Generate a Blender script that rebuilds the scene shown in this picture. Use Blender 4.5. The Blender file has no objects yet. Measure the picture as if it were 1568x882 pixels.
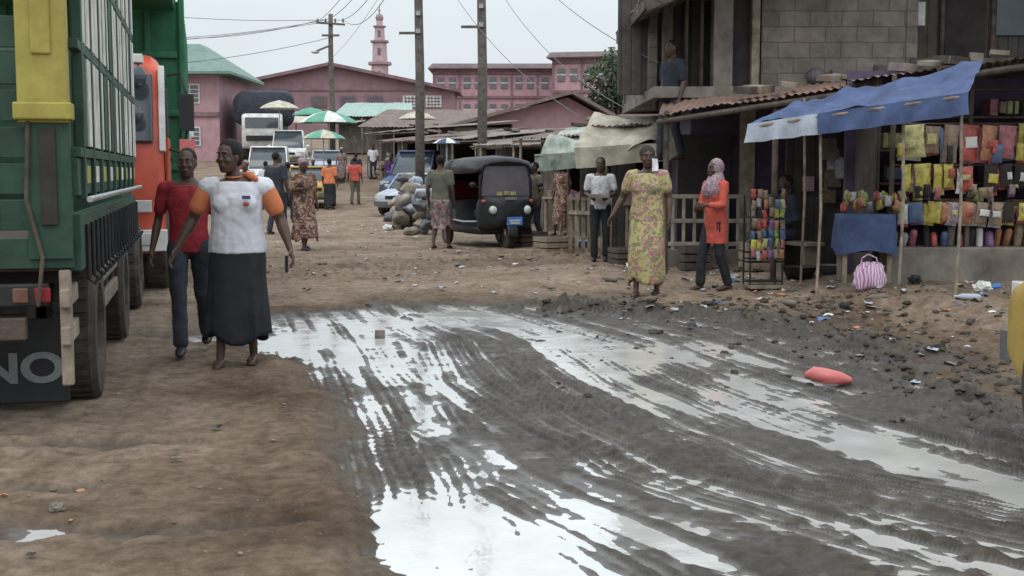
import bpy, math, random
import numpy as np
from mathutils import Vector, Matrix, noise as mno
R=random.Random(11)
rad=math.radians
scn=bpy.context.scene
col=scn.collection
scn.view_settings.view_transform='Standard'; scn.view_settings.look='None'; scn.view_settings.exposure=0

# ------------------------------------------------------------ materials
def _base(name):
    m=bpy.data.materials.new(name); m.use_nodes=True
    nt=m.node_tree; b=nt.nodes['Principled BSDF']
    return m,nt,b
def N(nt,t,**k):
    n=nt.nodes.new(t)
    for a,v in k.items(): setattr(n,a,v)
    return n
def ramp(nt,fac,stops,interp='LINEAR'):
    r=N(nt,'ShaderNodeValToRGB'); r.color_ramp.interpolation=interp
    el=r.color_ramp.elements
    while len(el)<len(stops): el.new(0.5)
    for e,(p,c) in zip(el,stops): e.position=p; e.color=(c[0],c[1],c[2],1)
    nt.links.new(fac,r.inputs['Fac']); return r.outputs['Color']
def noise(nt,vec,scale,detail=4,rough=.6):
    n=N(nt,'ShaderNodeTexNoise'); n.inputs['Scale'].default_value=scale
    n.inputs['Detail'].default_value=detail; n.inputs['Roughness'].default_value=rough
    if vec is not None: nt.links.new(vec,n.inputs['Vector'])
    return n.outputs['Fac']
def bump(nt,b,h,strength,dist=.02):
    bp=N(nt,'ShaderNodeBump'); bp.inputs['Strength'].default_value=strength; bp.inputs['Distance'].default_value=dist
    nt.links.new(h,bp.inputs['Height']); nt.links.new(bp.outputs['Normal'],b.inputs['Normal'])
def mixc(nt,f,a,b_,mode='MIX'):
    m=N(nt,'ShaderNodeMix',data_type='RGBA',blend_type=mode)
    for idx,v in ((6,a),(7,b_)):
        if isinstance(v,(tuple,list)): m.inputs[idx].default_value=(v[0],v[1],v[2],1)
        else: nt.links.new(v,m.inputs[idx])
    if isinstance(f,(int,float)): m.inputs[0].default_value=f
    else: nt.links.new(f,m.inputs[0])
    return m.outputs[2]
def mrange(nt,src,a,b_,c,d):
    n=N(nt,'ShaderNodeMapRange'); nt.links.new(src,n.inputs[0])
    for i_,v in enumerate((a,b_,c,d)): n.inputs[i_+1].default_value=v
    return n.outputs[0]
def mk(name,c1,c2=None,scale=4,rough=.75,bmp=.15,metal=0,spec=.3,bscale=40,grime=.35):
    m,nt,b=_base(name)
    tc=N(nt,'ShaderNodeTexCoord').outputs['Object']
    if c2 is None: c2=tuple(x*.72 for x in c1)
    f=noise(nt,tc,scale,6)
    c=ramp(nt,f,[(.33,c2),(.62,c1)])
    if grime:
        g=noise(nt,tc,scale*.37+.9,5,.7)
        gr=ramp(nt,g,[(.42,(1,1,1)),(.72,(1-grime,1-grime*1.05,1-grime*1.12))])
        c=mixc(nt,1.0,c,gr,'MULTIPLY')
    nt.links.new(c,b.inputs['Base Color'])
    b.inputs['Roughness'].default_value=rough; b.inputs['Metallic'].default_value=metal
    b.inputs['Specular IOR Level'].default_value=spec
    if bmp: bump(nt,b,noise(nt,tc,bscale,4),bmp,.01)
    return m
def mpat(name,cols,scale=14,rough=.85):
    m,nt,b=_base(name)
    tc=N(nt,'ShaderNodeTexCoord').outputs['Object']
    v=N(nt,'ShaderNodeTexVoronoi'); v.inputs['Scale'].default_value=scale
    nz=N(nt,'ShaderNodeTexNoise'); nz.inputs['Scale'].default_value=scale*.5
    nt.links.new(tc,nz.inputs['Vector'])
    mv=N(nt,'ShaderNodeVectorMath',operation='MULTIPLY_ADD'); mv.inputs[1].default_value=(.25,.25,.25)
    nt.links.new(nz.outputs['Color'],mv.inputs[0]); nt.links.new(tc,mv.inputs[2])
    nt.links.new(mv.outputs[0],v.inputs['Vector'])
    sx=N(nt,'ShaderNodeSeparateColor'); nt.links.new(v.outputs['Color'],sx.inputs[0])
    k=len(cols)
    c=ramp(nt,sx.outputs[0],[(i/k,cc) for i,cc in enumerate(cols)],'CONSTANT')
    nt.links.new(c,b.inputs['Base Color']); b.inputs['Roughness'].default_value=rough
    bump(nt,b,noise(nt,tc,9,4),.4,.02)
    return m
def mplank(name,c1,c2,pitch=.15,axis='X',rough=.85):
    m,nt,b=_base(name)
    tc=N(nt,'ShaderNodeTexCoord').outputs['Object']
    s=N(nt,'ShaderNodeSeparateXYZ'); nt.links.new(tc,s.inputs[0])
    a=s.outputs[axis]
    d=N(nt,'ShaderNodeMath',operation='DIVIDE'); nt.links.new(a,d.inputs[0]); d.inputs[1].default_value=pitch
    fl=N(nt,'ShaderNodeMath',operation='FLOOR'); nt.links.new(d.outputs[0],fl.inputs[0])
    w=N(nt,'ShaderNodeTexWhiteNoise',noise_dimensions='1D'); nt.links.new(fl.outputs[0],w.inputs['W'])
    fr=N(nt,'ShaderNodeMath',operation='FRACT'); nt.links.new(d.outputs[0],fr.inputs[0])
    c=mixc(nt,w.outputs['Value'],c1,c2)
    g=ramp(nt,fr.outputs[0],[(0,(.12,.12,.12)),(.06,(1,1,1)),(.94,(1,1,1)),(1,(.12,.12,.12))])
    c=mixc(nt,1.,c,g,'MULTIPLY')
    n=noise(nt,tc,3.5,6,.7); c=mixc(nt,1.,c,ramp(nt,n,[(.3,(.5,.48,.45)),(.65,(1.1,1.1,1.1))]),'MULTIPLY')
    nt.links.new(c,b.inputs['Base Color']); b.inputs['Roughness'].default_value=rough
    bump(nt,b,g,.5,.01)
    return m
def mblock(name,c1,c2,cm,w=.45,h=.22):
    m,nt,b=_base(name)
    tc=N(nt,'ShaderNodeTexCoord').outputs['Object']
    s=N(nt,'ShaderNodeSeparateXYZ'); nt.links.new(tc,s.inputs[0])
    ad=N(nt,'ShaderNodeMath',operation='ADD'); nt.links.new(s.outputs['X'],ad.inputs[0]); nt.links.new(s.outputs['Y'],ad.inputs[1])
    cb=N(nt,'ShaderNodeCombineXYZ'); nt.links.new(ad.outputs[0],cb.inputs[0]); nt.links.new(s.outputs['Z'],cb.inputs[1])
    br=N(nt,'ShaderNodeTexBrick'); br.inputs['Scale'].default_value=1; br.inputs['Brick Width'].default_value=w
    br.inputs['Row Height'].default_value=h; br.inputs['Mortar Size'].default_value=.010
    for k,c in (('Color1',c1),('Color2',c2),('Mortar',cm)): br.inputs[k].default_value=(*c,1)
    dv=N(nt,'ShaderNodeVectorMath',operation='MULTIPLY_ADD'); nz=N(nt,'ShaderNodeTexNoise'); nz.inputs['Scale'].default_value=5; nt.links.new(tc,nz.inputs['Vector'])
    nt.links.new(nz.outputs['Color'],dv.inputs[0]); dv.inputs[1].default_value=(.03,.03,.03); nt.links.new(cb.outputs[0],dv.inputs[2])
    nt.links.new(dv.outputs[0],br.inputs['Vector'])
    n=noise(nt,tc,2.2,7,.7)
    c=mixc(nt,1.,br.outputs['Color'],ramp(nt,n,[(.3,(.45,.43,.4)),(.62,(1.1,1.1,1.1))]),'MULTIPLY')
    nt.links.new(c,b.inputs['Base Color']); b.inputs['Roughness'].default_value=.9
    bump(nt,b,br.outputs['Fac'],-.6,.01)
    return m

M={}
M['green']=mk('green_paint',(.035,.082,.055),(.022,.052,.038),3,.55,.1,grime=.5)
M['green2']=mk('green_bright_paint',(.03,.17,.085),(.022,.12,.06),3,.55,.1)
M['yellow']=mk('yellow_paint',(.40,.34,.08),(.29,.24,.055),4,.55,.1)
M['taxi']=mk('taxi_yellow',(.46,.30,.06),(.36,.23,.05),4,.5,.1)
M['cargo']=mk('pale_board',(.66,.64,.60),(.45,.43,.39),5,.8,.2)
M['wood']=mk('weathered_wood',(.33,.27,.21),(.14,.11,.08),6,.85,.3)
M['dwood']=mk('dark_wood',(.12,.09,.075),(.05,.04,.035),6,.9,.3)
M['pale']=mk('pale_wood',(.45,.40,.33),(.26,.22,.17),6,.85,.3)
M['steel']=mk('galvanised_steel',(.45,.47,.48),(.3,.3,.3),8,.4,.05,metal=.6)
M['rubber']=mk('tyre_rubber',(.045,.04,.037),(.10,.082,.066),5,.9,.25)
M['rim']=mk('rusty_rim',(.20,.10,.07),(.10,.05,.04),6,.7,.2)
M['black']=mk('black_paint',(.026,.028,.030),(.018,.018,.019),5,.5,.05)
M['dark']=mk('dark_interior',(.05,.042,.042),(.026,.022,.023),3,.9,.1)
M['orange']=mk('orange_paint',(.62,.10,.055),(.5,.075,.04),3,.4,.03,spec=.5)
M['white']=mk('white_paint',(.72,.72,.7),(.55,.54,.52),4,.5,.05)
M['plastic_grey']=mk('grey_plastic',(.12,.12,.13),None,6,.5,.05)
M['letter']=mk('letter_grey',(.22,.24,.24),None,6,.7,.05)
M['rust']=mk('rusted_iron_sheet',(.25,.15,.115),(.14,.10,.085),2.2,.8,.2)
M['rust2']=mk('brown_iron_sheet',(.23,.17,.15),(.14,.11,.10),1.6,.8,.2)
M['zinc']=mk('old_zinc_sheet',(.29,.26,.25),(.19,.14,.12),1.8,.7,.2)
M['blue']=mk('blue_tarpaulin',(.075,.11,.225),(.05,.07,.15),5,.75,.3,bscale=9)
M['palecloth']=mk('pale_tarpaulin',(.44,.48,.55),(.32,.35,.42),5,.7,.3,bscale=9)
M['cream']=mk('cream_tarpaulin',(.56,.53,.43),(.36,.33,.27),4,.75,.4,bscale=9)
M['greentarp']=mk('faded_green_tarpaulin',(.46,.49,.43),(.13,.18,.15),3,.75,.4,bscale=9)
M['umbg']=mk('umbrella_green',(.12,.34,.24),None,3,.7,.1,grime=.1)
M['pink']=mk('pink_wall_paint',(.46,.28,.31),(.39,.235,.26),1.2,.85,.1,grime=.2)  # far building colours from here on have distance haze mixed in
M['minpink']=mk('pale_pink_plaster',(.50,.36,.38),(.43,.31,.33),1.2,.85,.1,grime=.2)
M['minring']=mk('hazed_red_plaster',(.36,.24,.26),None,1.2,.85,.1,grime=.2)  # minaret red paled with painted-in haze
M['maroon']=mk('maroon_wall_paint',(.29,.18,.20),(.24,.15,.17),1.0,.85,.1,grime=.2)
M['maroon2']=mk('purple_brown_trim',(.25,.16,.18),None,1.0,.85,.1)
M['haze_roof']=mk('hazed_brown_roof',(.23,.175,.18),(.18,.145,.15),.8,.85,.1)  # roof brown lightened, air haze put into the base colour
M['greenroof']=mk('green_roof',(.19,.28,.25),(.14,.21,.18),1.5,.7,.1)
M['paleroof']=mk('pale_green_roof',(.36,.48,.42),(.28,.38,.33),1.5,.7,.1)
M['glass']=mk('dark_glass',(.04,.05,.06),(.06,.07,.08),2,.12,0,spec=.6,grime=0)
M['farglass']=mk('hazed_glass',(.11,.10,.12),(.15,.14,.15),2,.4,0,spec=.5,grime=0)  # paler copy of the dark glass, with haze painted into its colour
M['block']=mblock('sandcrete_block',(.195,.165,.14),(.14,.12,.10),(.10,.088,.075))
M['cement']=mk('cement_render',(.24,.21,.18),(.13,.11,.095),3,.9,.3)
M['purple']=mk('purple_wall',(.12,.085,.145),(.07,.055,.085),2,.85,.1)
M['plankd']=mplank('dark_plank_wall',(.105,.085,.073),(.05,.043,.04))
M['plankm']=mplank('brown_plank_wall',(.19,.15,.12),(.10,.08,.068))
M['pole']=mk('timber_pole',(.155,.135,.12),(.09,.078,.07),8,.9,.4)
M['skin']=mk('dark_skin',(.085,.045,.03),(.06,.032,.022),5,.5,.05,spec=.4,grime=0)
M['hair']=mk('black_hair',(.010,.009,.009),None,30,.8,.5,grime=0)
M['eye']=mk('eye_white',(.26,.24,.22),None,5,.3,0,grime=0)
M['lip']=mk('lip',(.085,.03,.027),None,5,.5,0,grime=0)
M['cwhite']=mk('white_cloth',(.66,.66,.71),(.52,.52,.58),4,.85,.5,bscale=10,grime=.1)
M['corange']=mk('orange_cloth',(.62,.20,.09),None,5,.85,.4,bscale=10,grime=.1)
M['cblack']=mk('black_cloth',(.024,.026,.031),(.014,.015,.018),5,.8,.4,bscale=12)
M['cred']=mk('red_cloth',(.34,.03,.04),(.22,.02,.028),5,.85,.4,bscale=12)
M['cred2']=mk('bright_red_cloth',(.56,.11,.08),(.42,.07,.055),5,.85,.4,bscale=12)
M['cjean']=mk('dark_jeans',(.04,.045,.06),(.024,.026,.036),6,.85,.4,bscale=20)
M['cpurple']=mk('purple_cloth',(.16,.05,.24),None,5,.85,.3)
M['colive']=mk('olive_cloth',(.15,.15,.115),(.10,.10,.075),5,.85,.4)
M['cdress']=mpat('yellow_print',[(.36,.33,.13),(.30,.13,.14),(.38,.35,.17),(.18,.18,.09),(.33,.18,.17),(.38,.33,.14)],24)
M['cprint']=mpat('brown_print',[(.12,.05,.04),(.28,.18,.11),(.05,.035,.04),(.22,.07,.06),(.33,.27,.21)],20)
M['cwrap']=mpat('rose_print',[(.25,.13,.14),(.13,.14,.12),(.30,.21,.21),(.09,.07,.08)],16)
M['cscarf']=mpat('scarf_print',[(.32,.13,.14),(.25,.24,.26),(.40,.32,.34),(.12,.09,.11)],40)
M['cplaid']=mpat('grey_print',[(.5,.5,.52),(.36,.37,.42),(.6,.6,.6)],30)
M['sandal']=mk('sandal',(.06,.035,.025),None,5,.7,.1)
M['plate']=mk('blue_plate',(.08,.24,.6),None,5,.5,0,grime=0)
M['navy']=mk('navy_badge',(.03,.04,.14),None,5,.6,0,grime=0)
M['redp']=mk('red_plastic',(.60,.16,.15),(.48,.11,.11),8,.4,.05,spec=.5)
M['lamp']=mk('lamp_glass',(.6,.6,.58),None,5,.15,0,spec=.6,grime=0)
M['stone']=mk('stone',(.22,.18,.14),(.13,.105,.085),9,.95,.4)
M['leaf']=mk('foliage',(.08,.115,.055),(.045,.07,.038),3,.8,.2)
M['sack']=mk('woven_sack',(.36,.33,.29),(.2,.18,.15),5,.9,.5)
cols=[(.62,.52,.10),(.54,.10,.08),(.38,.48,.14),(.62,.62,.60),(.22,.11,.24),(.55,.24,.12),(.60,.56,.25),(.10,.17,.31),(.5,.17,.2),(.31,.22,.15)]
PK=[mk('packet_%d'%i,tuple(x*.9 for x in c),tuple(x*.48 for x in c),14,.4,.5,spec=.5) for i,c in enumerate(cols)]

# ------------------------------------------------------------ builder
class Obj:
    def __init__(s,name,loc=(0,0,0),rot=0.,sc=1.):
        s.e=bpy.data.objects.new(name,None); col.objects.link(s.e)
        s.e.location=loc; s.e.rotation_euler=(0,0,rot); s.e.scale=(sc,sc,sc); s.e.empty_display_size=.2
        s.parts=[]
    def part(s,name,smooth=False,bevel=0,remesh=0,disp=0,solid=0,sub=0):
        s.c=dict(n=name,v=[],f=[],m=[],mats=[],sm=smooth,bev=bevel,rem=remesh,disp=disp,sol=solid,sub=sub)
        s.parts.append(s.c); return s
    def add(s,vs,fs,mat):
        c=s.c; o=len(c['v']); c['v'].extend([tuple(v) for v in vs])
        mt=M[mat] if isinstance(mat,str) else mat
        if mt not in c['mats']: c['mats'].append(mt)
        i=c['mats'].index(mt)
        for f in fs: c['f'].append(tuple(a+o for a in f)); c['m'].append(i)
    def box(s,c,size,mat,rot=(0,0,0),taper=1.):
        hx,hy,hz=[a/2 for a in size]
        vs=[]
        Rm=Matrix.Rotation(rot[2],3,'Z')@Matrix.Rotation(rot[1],3,'Y')@Matrix.Rotation(rot[0],3,'X')
        for z in (-1,1):
            k=taper if z>0 else 1
            for x,y in ((-1,-1),(1,-1),(1,1),(-1,1)):
                vs.append(Rm@Vector((x*hx*k,y*hy*k,z*hz))+Vector(c))
        s.add(vs,[(3,2,1,0),(4,5,6,7),(0,1,5,4),(1,2,6,5),(2,3,7,6),(3,0,4,7)],mat)
    def pillow(s,c,w,h,t,mat,yaw=0,roll=0):
        Rm=Matrix.Rotation(yaw,3,'Z')@Matrix.Rotation(roll,3,'Y'); vs=[];fs=[]
        nu,nv=5,6
        for sd in (-1,1):
            o=len(vs)
            for j in range(nv+1):
                for i in range(nu+1):
                    u=i/nu*2-1; v=j/nv*2-1; b=max(0,(1-u**4))*max(0,1-v**6)
                    k=1-.10*(1-abs(v)**3)
                    vs.append(Rm@Vector((u*w/2*k,sd*t/2*b+.004*sd+.006*math.sin(u*7+v*9+c[0]*40),v*h/2))+Vector(c))
            for j in range(nv):
                for i in range(nu):
                    q=o+j*(nu+1)+i; fs.append((q,q+1,q+nu+2,q+nu+1) if sd<0 else (q+nu+1,q+nu+2,q+1,q))
        s.add(vs,fs,mat)
    def loft(s,rings,mat,cap=True,close=True):
        n=len(rings[0]); vs=[p for r in rings for p in r]; fs=[]
        for i in range(len(rings)-1):
            for j in range(n if close else n-1):
                k=(j+1)%n
                fs.append((i*n+j,i*n+k,(i+1)*n+k,(i+1)*n+j))
        if cap:
            fs.append(tuple(range(n-1,-1,-1))); fs.append(tuple((len(rings)-1)*n+j for j in range(n)))
        s.add(vs,fs,mat)
    def tube(s,pts,rs,mat,n=10,round_=True,flat=1.,fdir=None):
        pts=[Vector(p) for p in pts]
        if not isinstance(rs,(list,tuple)): rs=[rs]*len(pts)
        rs=list(rs)
        if round_:
            d0=(pts[0]-pts[1]).normalized(); d1=(pts[-1]-pts[-2]).normalized()
            pts=[pts[0]+d0*rs[0]*.85,pts[0]+d0*rs[0]*.5]+pts+[pts[-1]+d1*rs[-1]*.5,pts[-1]+d1*rs[-1]*.85]
            rs=[rs[0]*.35,rs[0]*.82]+rs+[rs[-1]*.82,rs[-1]*.35]
        rings=[]; u=None
        for i,p in enumerate(pts):
            a=pts[max(i-1,0)]; b=pts[min(i+1,len(pts)-1)]; d=(b-a).normalized()
            if u is None:
                ref=Vector(fdir) if fdir else (Vector((0,0,1)) if abs(d.z)<.9 else Vector((0,1,0)))
                u=(ref-d*ref.dot(d)).normalized()
            else: u=(u-d*u.dot(d)).normalized()
            w=d.cross(u)
            rings.append([p+u*(math.cos(t)*rs[i]*flat)+w*(math.sin(t)*rs[i]) for t in [2*math.pi*j/n for j in range(n)]])
        s.loft(rings,mat)
    def cyl(s,p1,p2,r1,mat,r2=None,n=12):
        s.tube([p1,p2],[r1,r1 if r2 is None else r2],mat,n,False)
    def ell(s,c,r,mat,nu=14,nv=9,yaw=0,tilt=0):
        Rm=Matrix.Rotation(yaw,3,'Z')@Matrix.Rotation(tilt,3,'X'); rings=[]
        for i in range(nv+1):
            ph=-math.pi/2+math.pi*(i+.03)/(nv+.06)
            rings.append([Rm@Vector((r[0]*math.cos(ph)*math.cos(t),r[1]*math.cos(ph)*math.sin(t),r[2]*math.sin(ph)))+Vector(c) for t in [2*math.pi*j/nu for j in range(nu)]])
        s.loft(rings,mat)
    def quad(s,a,b,c,d,mat): s.add([a,b,c,d],[(0,1,2,3)],mat)
    def sheet(s,p00,p10,p11,p01,nu,nv,fn,mat):
        a,b,c,d=map(Vector,(p00,p10,p11,p01)); nrm=(b-a).cross(d-a).normalized()
        if nrm.z<0: nrm=-nrm
        vs=[];fs=[]
        for j in range(nv+1):
            for i in range(nu+1):
                u=i/nu;v=j/nv
                vs.append((a*(1-u)+b*u)*(1-v)+(d*(1-u)+c*u)*v+nrm*fn(u,v))
        for j in range(nv):
            for i in range(nu):
                q=j*(nu+1)+i; fs.append((q,q+1,q+nu+2,q+nu+1))
        s.add(vs,fs,mat)
    def corr(s,p00,p10,p11,p01,mat,pitch=.1,amp=.014,sag=.03):
        L=(Vector(p10)-Vector(p00)).length; k=max(4,int(L/pitch)); sd=R.random()*50
        s.sheet(p00,p10,p11,p01,k*4,5,lambda u,v: amp*math.sin(u*k*2*math.pi)+sag*mno.noise(Vector((u*L*.8+sd,v*2,0)))+(.02 if int(u*L/.8+sd)%2 else 0),mat)
    def wheel(s,c,r,w,mrim='rim',n=28,ax=1):
        prof=[(r*.55,-w*.30),(r*.62,-w*.5),(r*.93,-w*.5),(r,-w*.36),(r,w*.36),(r*.93,w*.5),(r*.62,w*.5),(r*.55,w*.30)]
        def ring(rr,x): return [(c[0]+x,c[1]+rr*math.cos(t),c[2]+rr*math.sin(t)) for t in [2*math.pi*j/n for j in range(n)]]
        rr=[ring(a,b) for a,b in prof]; s.loft(rr+[rr[0]],'rubber',cap=False)
        for sg in (-1,1):
            s.loft([ring(r*.56,sg*w*.34),ring(r*.5,sg*w*.2),ring(r*.3,sg*w*.16),ring(r*.22,sg*w*.34),ring(r*.1,sg*w*.36)],mrim)
        for j in range(6):
            t=j*math.pi/3
            s.cyl((c[0]-w*.24,c[1]+r*.38*math.cos(t),c[2]+r*.38*math.sin(t)),(c[0]+w*.24,c[1]+r*.38*math.cos(t),c[2]+r*.38*math.sin(t)),r*.045,'dark',n=6)
        for j in range(36):
            t=j*math.pi/18
            s.box((c[0],c[1]+r*math.cos(t),c[2]+r*math.sin(t)),(w*.66,r*.07,.016),'rubber',rot=(t+math.pi/2,0,0))
    def finish(s):
        for c in s.parts:
            if not c['v']: continue
            me=bpy.data.meshes.new(c['n']); me.from_pydata(c['v'],[],c['f'])
            for m in c['mats']: me.materials.append(m)
            me.polygons.foreach_set('material_index',c['m'])
            if c['sm']: me.polygons.foreach_set('use_smooth',[True]*len(c['f']))
            me.update()
            ob=bpy.data.objects.new(c['n'],me); col.objects.link(ob); ob.parent=s.e
            if c['rem']:
                md=ob.modifiers.new('r','REMESH'); md.mode='VOXEL'; md.voxel_size=c['rem']; md.use_smooth_shade=True
                sm=ob.modifiers.new('s','SMOOTH'); sm.factor=.5; sm.iterations=(6 if c['n'] in('shirt','trousers') else 3) if c['rem']>.0085 else 2
            if c['disp']:
                tx=bpy.data.textures.new('folds','CLOUDS'); tx.noise_scale=.09
                d=ob.modifiers.new('d','DISPLACE'); d.texture=tx; d.strength=c['disp']; d.mid_level=.5
            if c['sol']:
                md=ob.modifiers.new('so','SOLIDIFY'); md.thickness=c['sol']
            if c['bev']:
                md=ob.modifiers.new('b','BEVEL'); md.width=c['bev']; md.segments=2; md.limit_method='ANGLE'
        return s.e
def rrect(y,hw,z0,z1,r,n=4,cx=0):
    pts=[]; r=min(r,hw*.99,(z1-z0)*.49)
    for (sx,sz,a0) in ((1,1,0),(-1,1,90),(-1,-1,180),(1,-1,270)):
        for k in range(n+1):
            a=rad(a0+90*k/n); cxx=(hw-r)*sx; cz=(z1-r) if sz>0 else (z0+r)
            pts.append((cx+cxx+r*math.cos(a),y,cz+r*math.sin(a)))
    return pts

# ------------------------------------------------------------ numpy noise + ground height
def vn(x,y,seed=0):
    xi=np.floor(x).astype(np.int64); yi=np.floor(y).astype(np.int64); fx=x-xi; fy=y-yi
    fx=fx*fx*(3-2*fx); fy=fy*fy*(3-2*fy)
    def h(a,b):
        v=(a*374761393+b*668265263+seed*974711)&0xffffffff
        v=((v^(v>>13))*1274126177)&0xffffffff
        return ((v^(v>>16))&0xffffff)/float(0xffffff)
    return (h(xi,yi)*(1-fx)+h(xi+1,yi)*fx)*(1-fy)+(h(xi,yi+1)*(1-fx)+h(xi+1,yi+1)*fx)*fy
def fbm(x,y,o=4,seed=0):
    s=0;a=.5;t=0
    for i in range(o):
        s=s+a*vn(x*2**i,y*2**i,seed+i*17); t+=a; a*=.5
    return s/t
def sst(x,a,b):
    t=np.clip((x-a)/(b-a),0,1); return t*t*(3-2*t)
PY=[-50,40,46,55,65,80,120,200,2000]; PZ=[0,0,.22,.45,1.3,2.5,5,7,7]
WL=-.036
def ground(X,Y):
    X=np.asarray(X,float); Y=np.asarray(Y,float)
    z=np.interp(Y,PY,PZ)
    XL=np.interp(Y,[3,4.4,5.1,6,7.3,9.2,10.5,12.6,13.4],[-.5,-.52,-.68,-.84,-1.17,-1.5,-2.45,-2.6,-1.4])
    XR=np.interp(Y,[3,4.4,6.6,8.15,9.9,12.1,12.6,13.2],[4.2,3.7,3.0,3.05,3.2,2.7,1.9,.7])
    wob=(fbm(X*1.3,Y*1.1,4,5)-.5)*.9+(fbm(X*7,Y*7,3,6)-.5)*.25
    ed=np.minimum(np.minimum(X-XL,XR-X),(13.6-Y)*.8)+wob
    Mm=sst(ed,-.12,.28)
    CA=np.interp(Y,[3,4.4,5.2,6,7.1,8.66,10.7,13.2,15],[4.3,2.9,2.15,1.47,.99,.53,.2,-.75,-1.3])
    CB=np.interp(Y,[3,4.4,6.3,8.15,11.6,14],[-.2,-.33,-.61,-.96,-1.7,-2.3])
    kA=np.interp(Y,[4.4,6,13],[.62,.85,1.1])
    la=(X-CA)*kA; lb=X-CB
    la=la+.12*(fbm(X*.9,Y*.6,3,61)-.5); lb=lb+.10*(fbm(X*.9,Y*.7,3,62)-.5)
    wA=sst(X-np.interp(Y,[4,6.3,8,11,13],[.1,-.15,-.5,-.9,-1.0])+ (fbm(X*2,Y*2,3,8)-.5)*1.0,-.1,.1)
    def fam(l,sd):
        a=vn(l*4.5,Y*.3,sd); b=vn(l*11,Y*.6,sd+1); c=vn(l*23,Y*.8,sd+2); e=vn(l*50,Y*1.6,sd+5)
        m1=sst(vn(l*3.2,Y*.3,sd+3),.48,.6)*sst(fbm(X*2.2,Y*2.2,3,sd+11),.38,.6); m2=sst(vn(l*3.2+7,Y*.35,sd+4),.45,.6)
        lug=np.sin(Y*2*np.pi/.115+np.sin(l*40+fbm(X*5,Y*5,2,sd)*4)*1.6)*m1
        rib=np.sin(l*2*np.pi/.062+Y*.2)*m2
        brk=.45+1.1*fbm(X*3.3,Y*3.3,3,sd+9)
        return ((a-.5)*.030+(b-.5)*.040+(c-.5)*.028+(e-.5)*.010+lug*.0075+rib*.0095)*brk
    st=fam(la,20)*wA+fam(lb,30)*(1-wA)
    bas=np.zeros_like(X)
    for cx,cy,rx,ry,a in ((.12,4.70,.72,.80,1.1),(-1.45,10.9,.85,1.5,1.2),(1.75,8.2,.45,.75,1.1),(1.5,9.9,.5,.6,1.),(-.12,6.1,.26,.5,.8),(-.35,4.9,.3,.6,.7),
                          (-.75,12.4,.8,.6,.8),(2.9,8.8,.25,.35,.4),(-.7,8.9,.45,.9,.6),(-.62,7.2,.3,.8,.45),(2.2,6.9,.3,.4,.5)):
        d=((X-cx)/rx)**2+((Y-cy)/ry)**2; bas+=a*np.exp(-d*d*.6)
    CP=np.interp(Y,[4.6,5.76,6.3,7.3,7.9,9.24,11.1,12.9],[3.0,2.35,2.04,1.5,1.12,.72,.35,-.55])
    wd=np.interp(Y,[5,6.3,8,11,13],[.30,.28,.32,.32,.4])
    bas+=1.0*np.exp(-(((X-CP)/wd)**2)**1.5*.8)*sst(Y,4.8,5.6)
    bas=np.clip(bas,0,1.3)
    mid=fbm(X*2.6,Y*1.8,4,77)-.5
    fine=fbm(X*11,Y*9,4,3)-.5
    mud=-.0180+st*(1-.18*np.clip(bas,0,1))-.0235*bas+mid*.038+fine*.030
    clodm=np.exp(-((X-XR+.1)/.6)**2)*sst(Y,6.3,7.5)*(1-sst(Y,13.2,14.5)) + .5*np.exp(-((Y-13.0)/.7)**2)*sst(X,-.8,.6)*(1-sst(X,2.9,3.6))
    cl=np.clip(fbm(X*5.5,Y*5.5,6,91)-.42,0,1)
    mud=mud+clodm*cl*.34
    foot=np.clip(vn(X*3.1,Y*2.3,141)-.62,0,1)
    dry=(fbm(X*.55,Y*.45,4,41)-.5)*.075+(fbm(X*4.5,Y*4,4,43)-.5)*.050+(fbm(X*20,Y*20,3,44)-.5)*.016-foot*.035+.020
    lt=X+.25*Y+.25*(fbm(X*.5,Y*.5,2,71)-.5)
    dry=dry+(vn(lt*9,Y*.25,72)-.5)*.022*sst(vn(lt*1.5,Y*.15,73),.4,.6)
    rut=np.exp(-((Y-20-X*.8)/1.8)**2)*(1-sst(X,2,3.5)); dry=dry+rut*np.clip(fbm(X*3.5,Y*2.2,4,55)-.45,0,1)*.30
    ms=np.zeros_like(X)
    for cx,cy,rx,ry in ((-1.85,4.92,.5,.09),(-2.3,6.45,.5,.10),(-2.6,10.9,.9,.28),(-2.1,5.6,.2,.05),(-1.0,5.0,.3,.04)):
        d=((X-cx+.2*(fbm(X*3,Y*3,3,12)-.5))/rx)**2+((Y-cy+.30*(fbm(X*2.4,Y*4,4,13)-.5))/ry)**2
        ms+=np.exp(-d*d*.5)
    dry=np.maximum(dry,-.024)-.052*ms
    bank=.12*sst(X,np.interp(Y,[5,9,13,16,24],[3.2,3.7,3.2,2.6,1.0]),np.interp(Y,[5,9,13,16,24],[4.2,4.7,4.4,4.2,2.4]))*(1-sst(Y,26,34))
    bank=bank+.11*np.exp(-((X-.6)/1.6)**2-((Y-16.2)/2.0)**2)
    lump=np.exp(-((X-4.2)/2.0)**2)*np.exp(-((Y-12.2)/2.4)**2); dry=dry+lump*np.clip(fbm(X*2.6,Y*3.6,5,58)-.42,0,1)*.28
    crown=clodm*cl*.18
    z=z+Mm*mud+(1-Mm)*(dry+bank+crown)
    z=np.where(Y>30,z+ (fbm(X*.1,Y*.1,3,4)-.5)*.1,z)
    wet=np.clip(Mm+ .8*ms+clodm*.75*sst(cl,0,.08),0,1)
    damp=np.clip(sst(ed,-1.2,.15)*.7+sst(fbm(X*.7,Y*.6,4,99),.50,.72)*.45+rut*.35+lump*.5+foot*.8,0,1)
    return z,wet,damp
def gz(x,y): return float(ground(np.array([x]),np.array([y]))[0][0])

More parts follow.
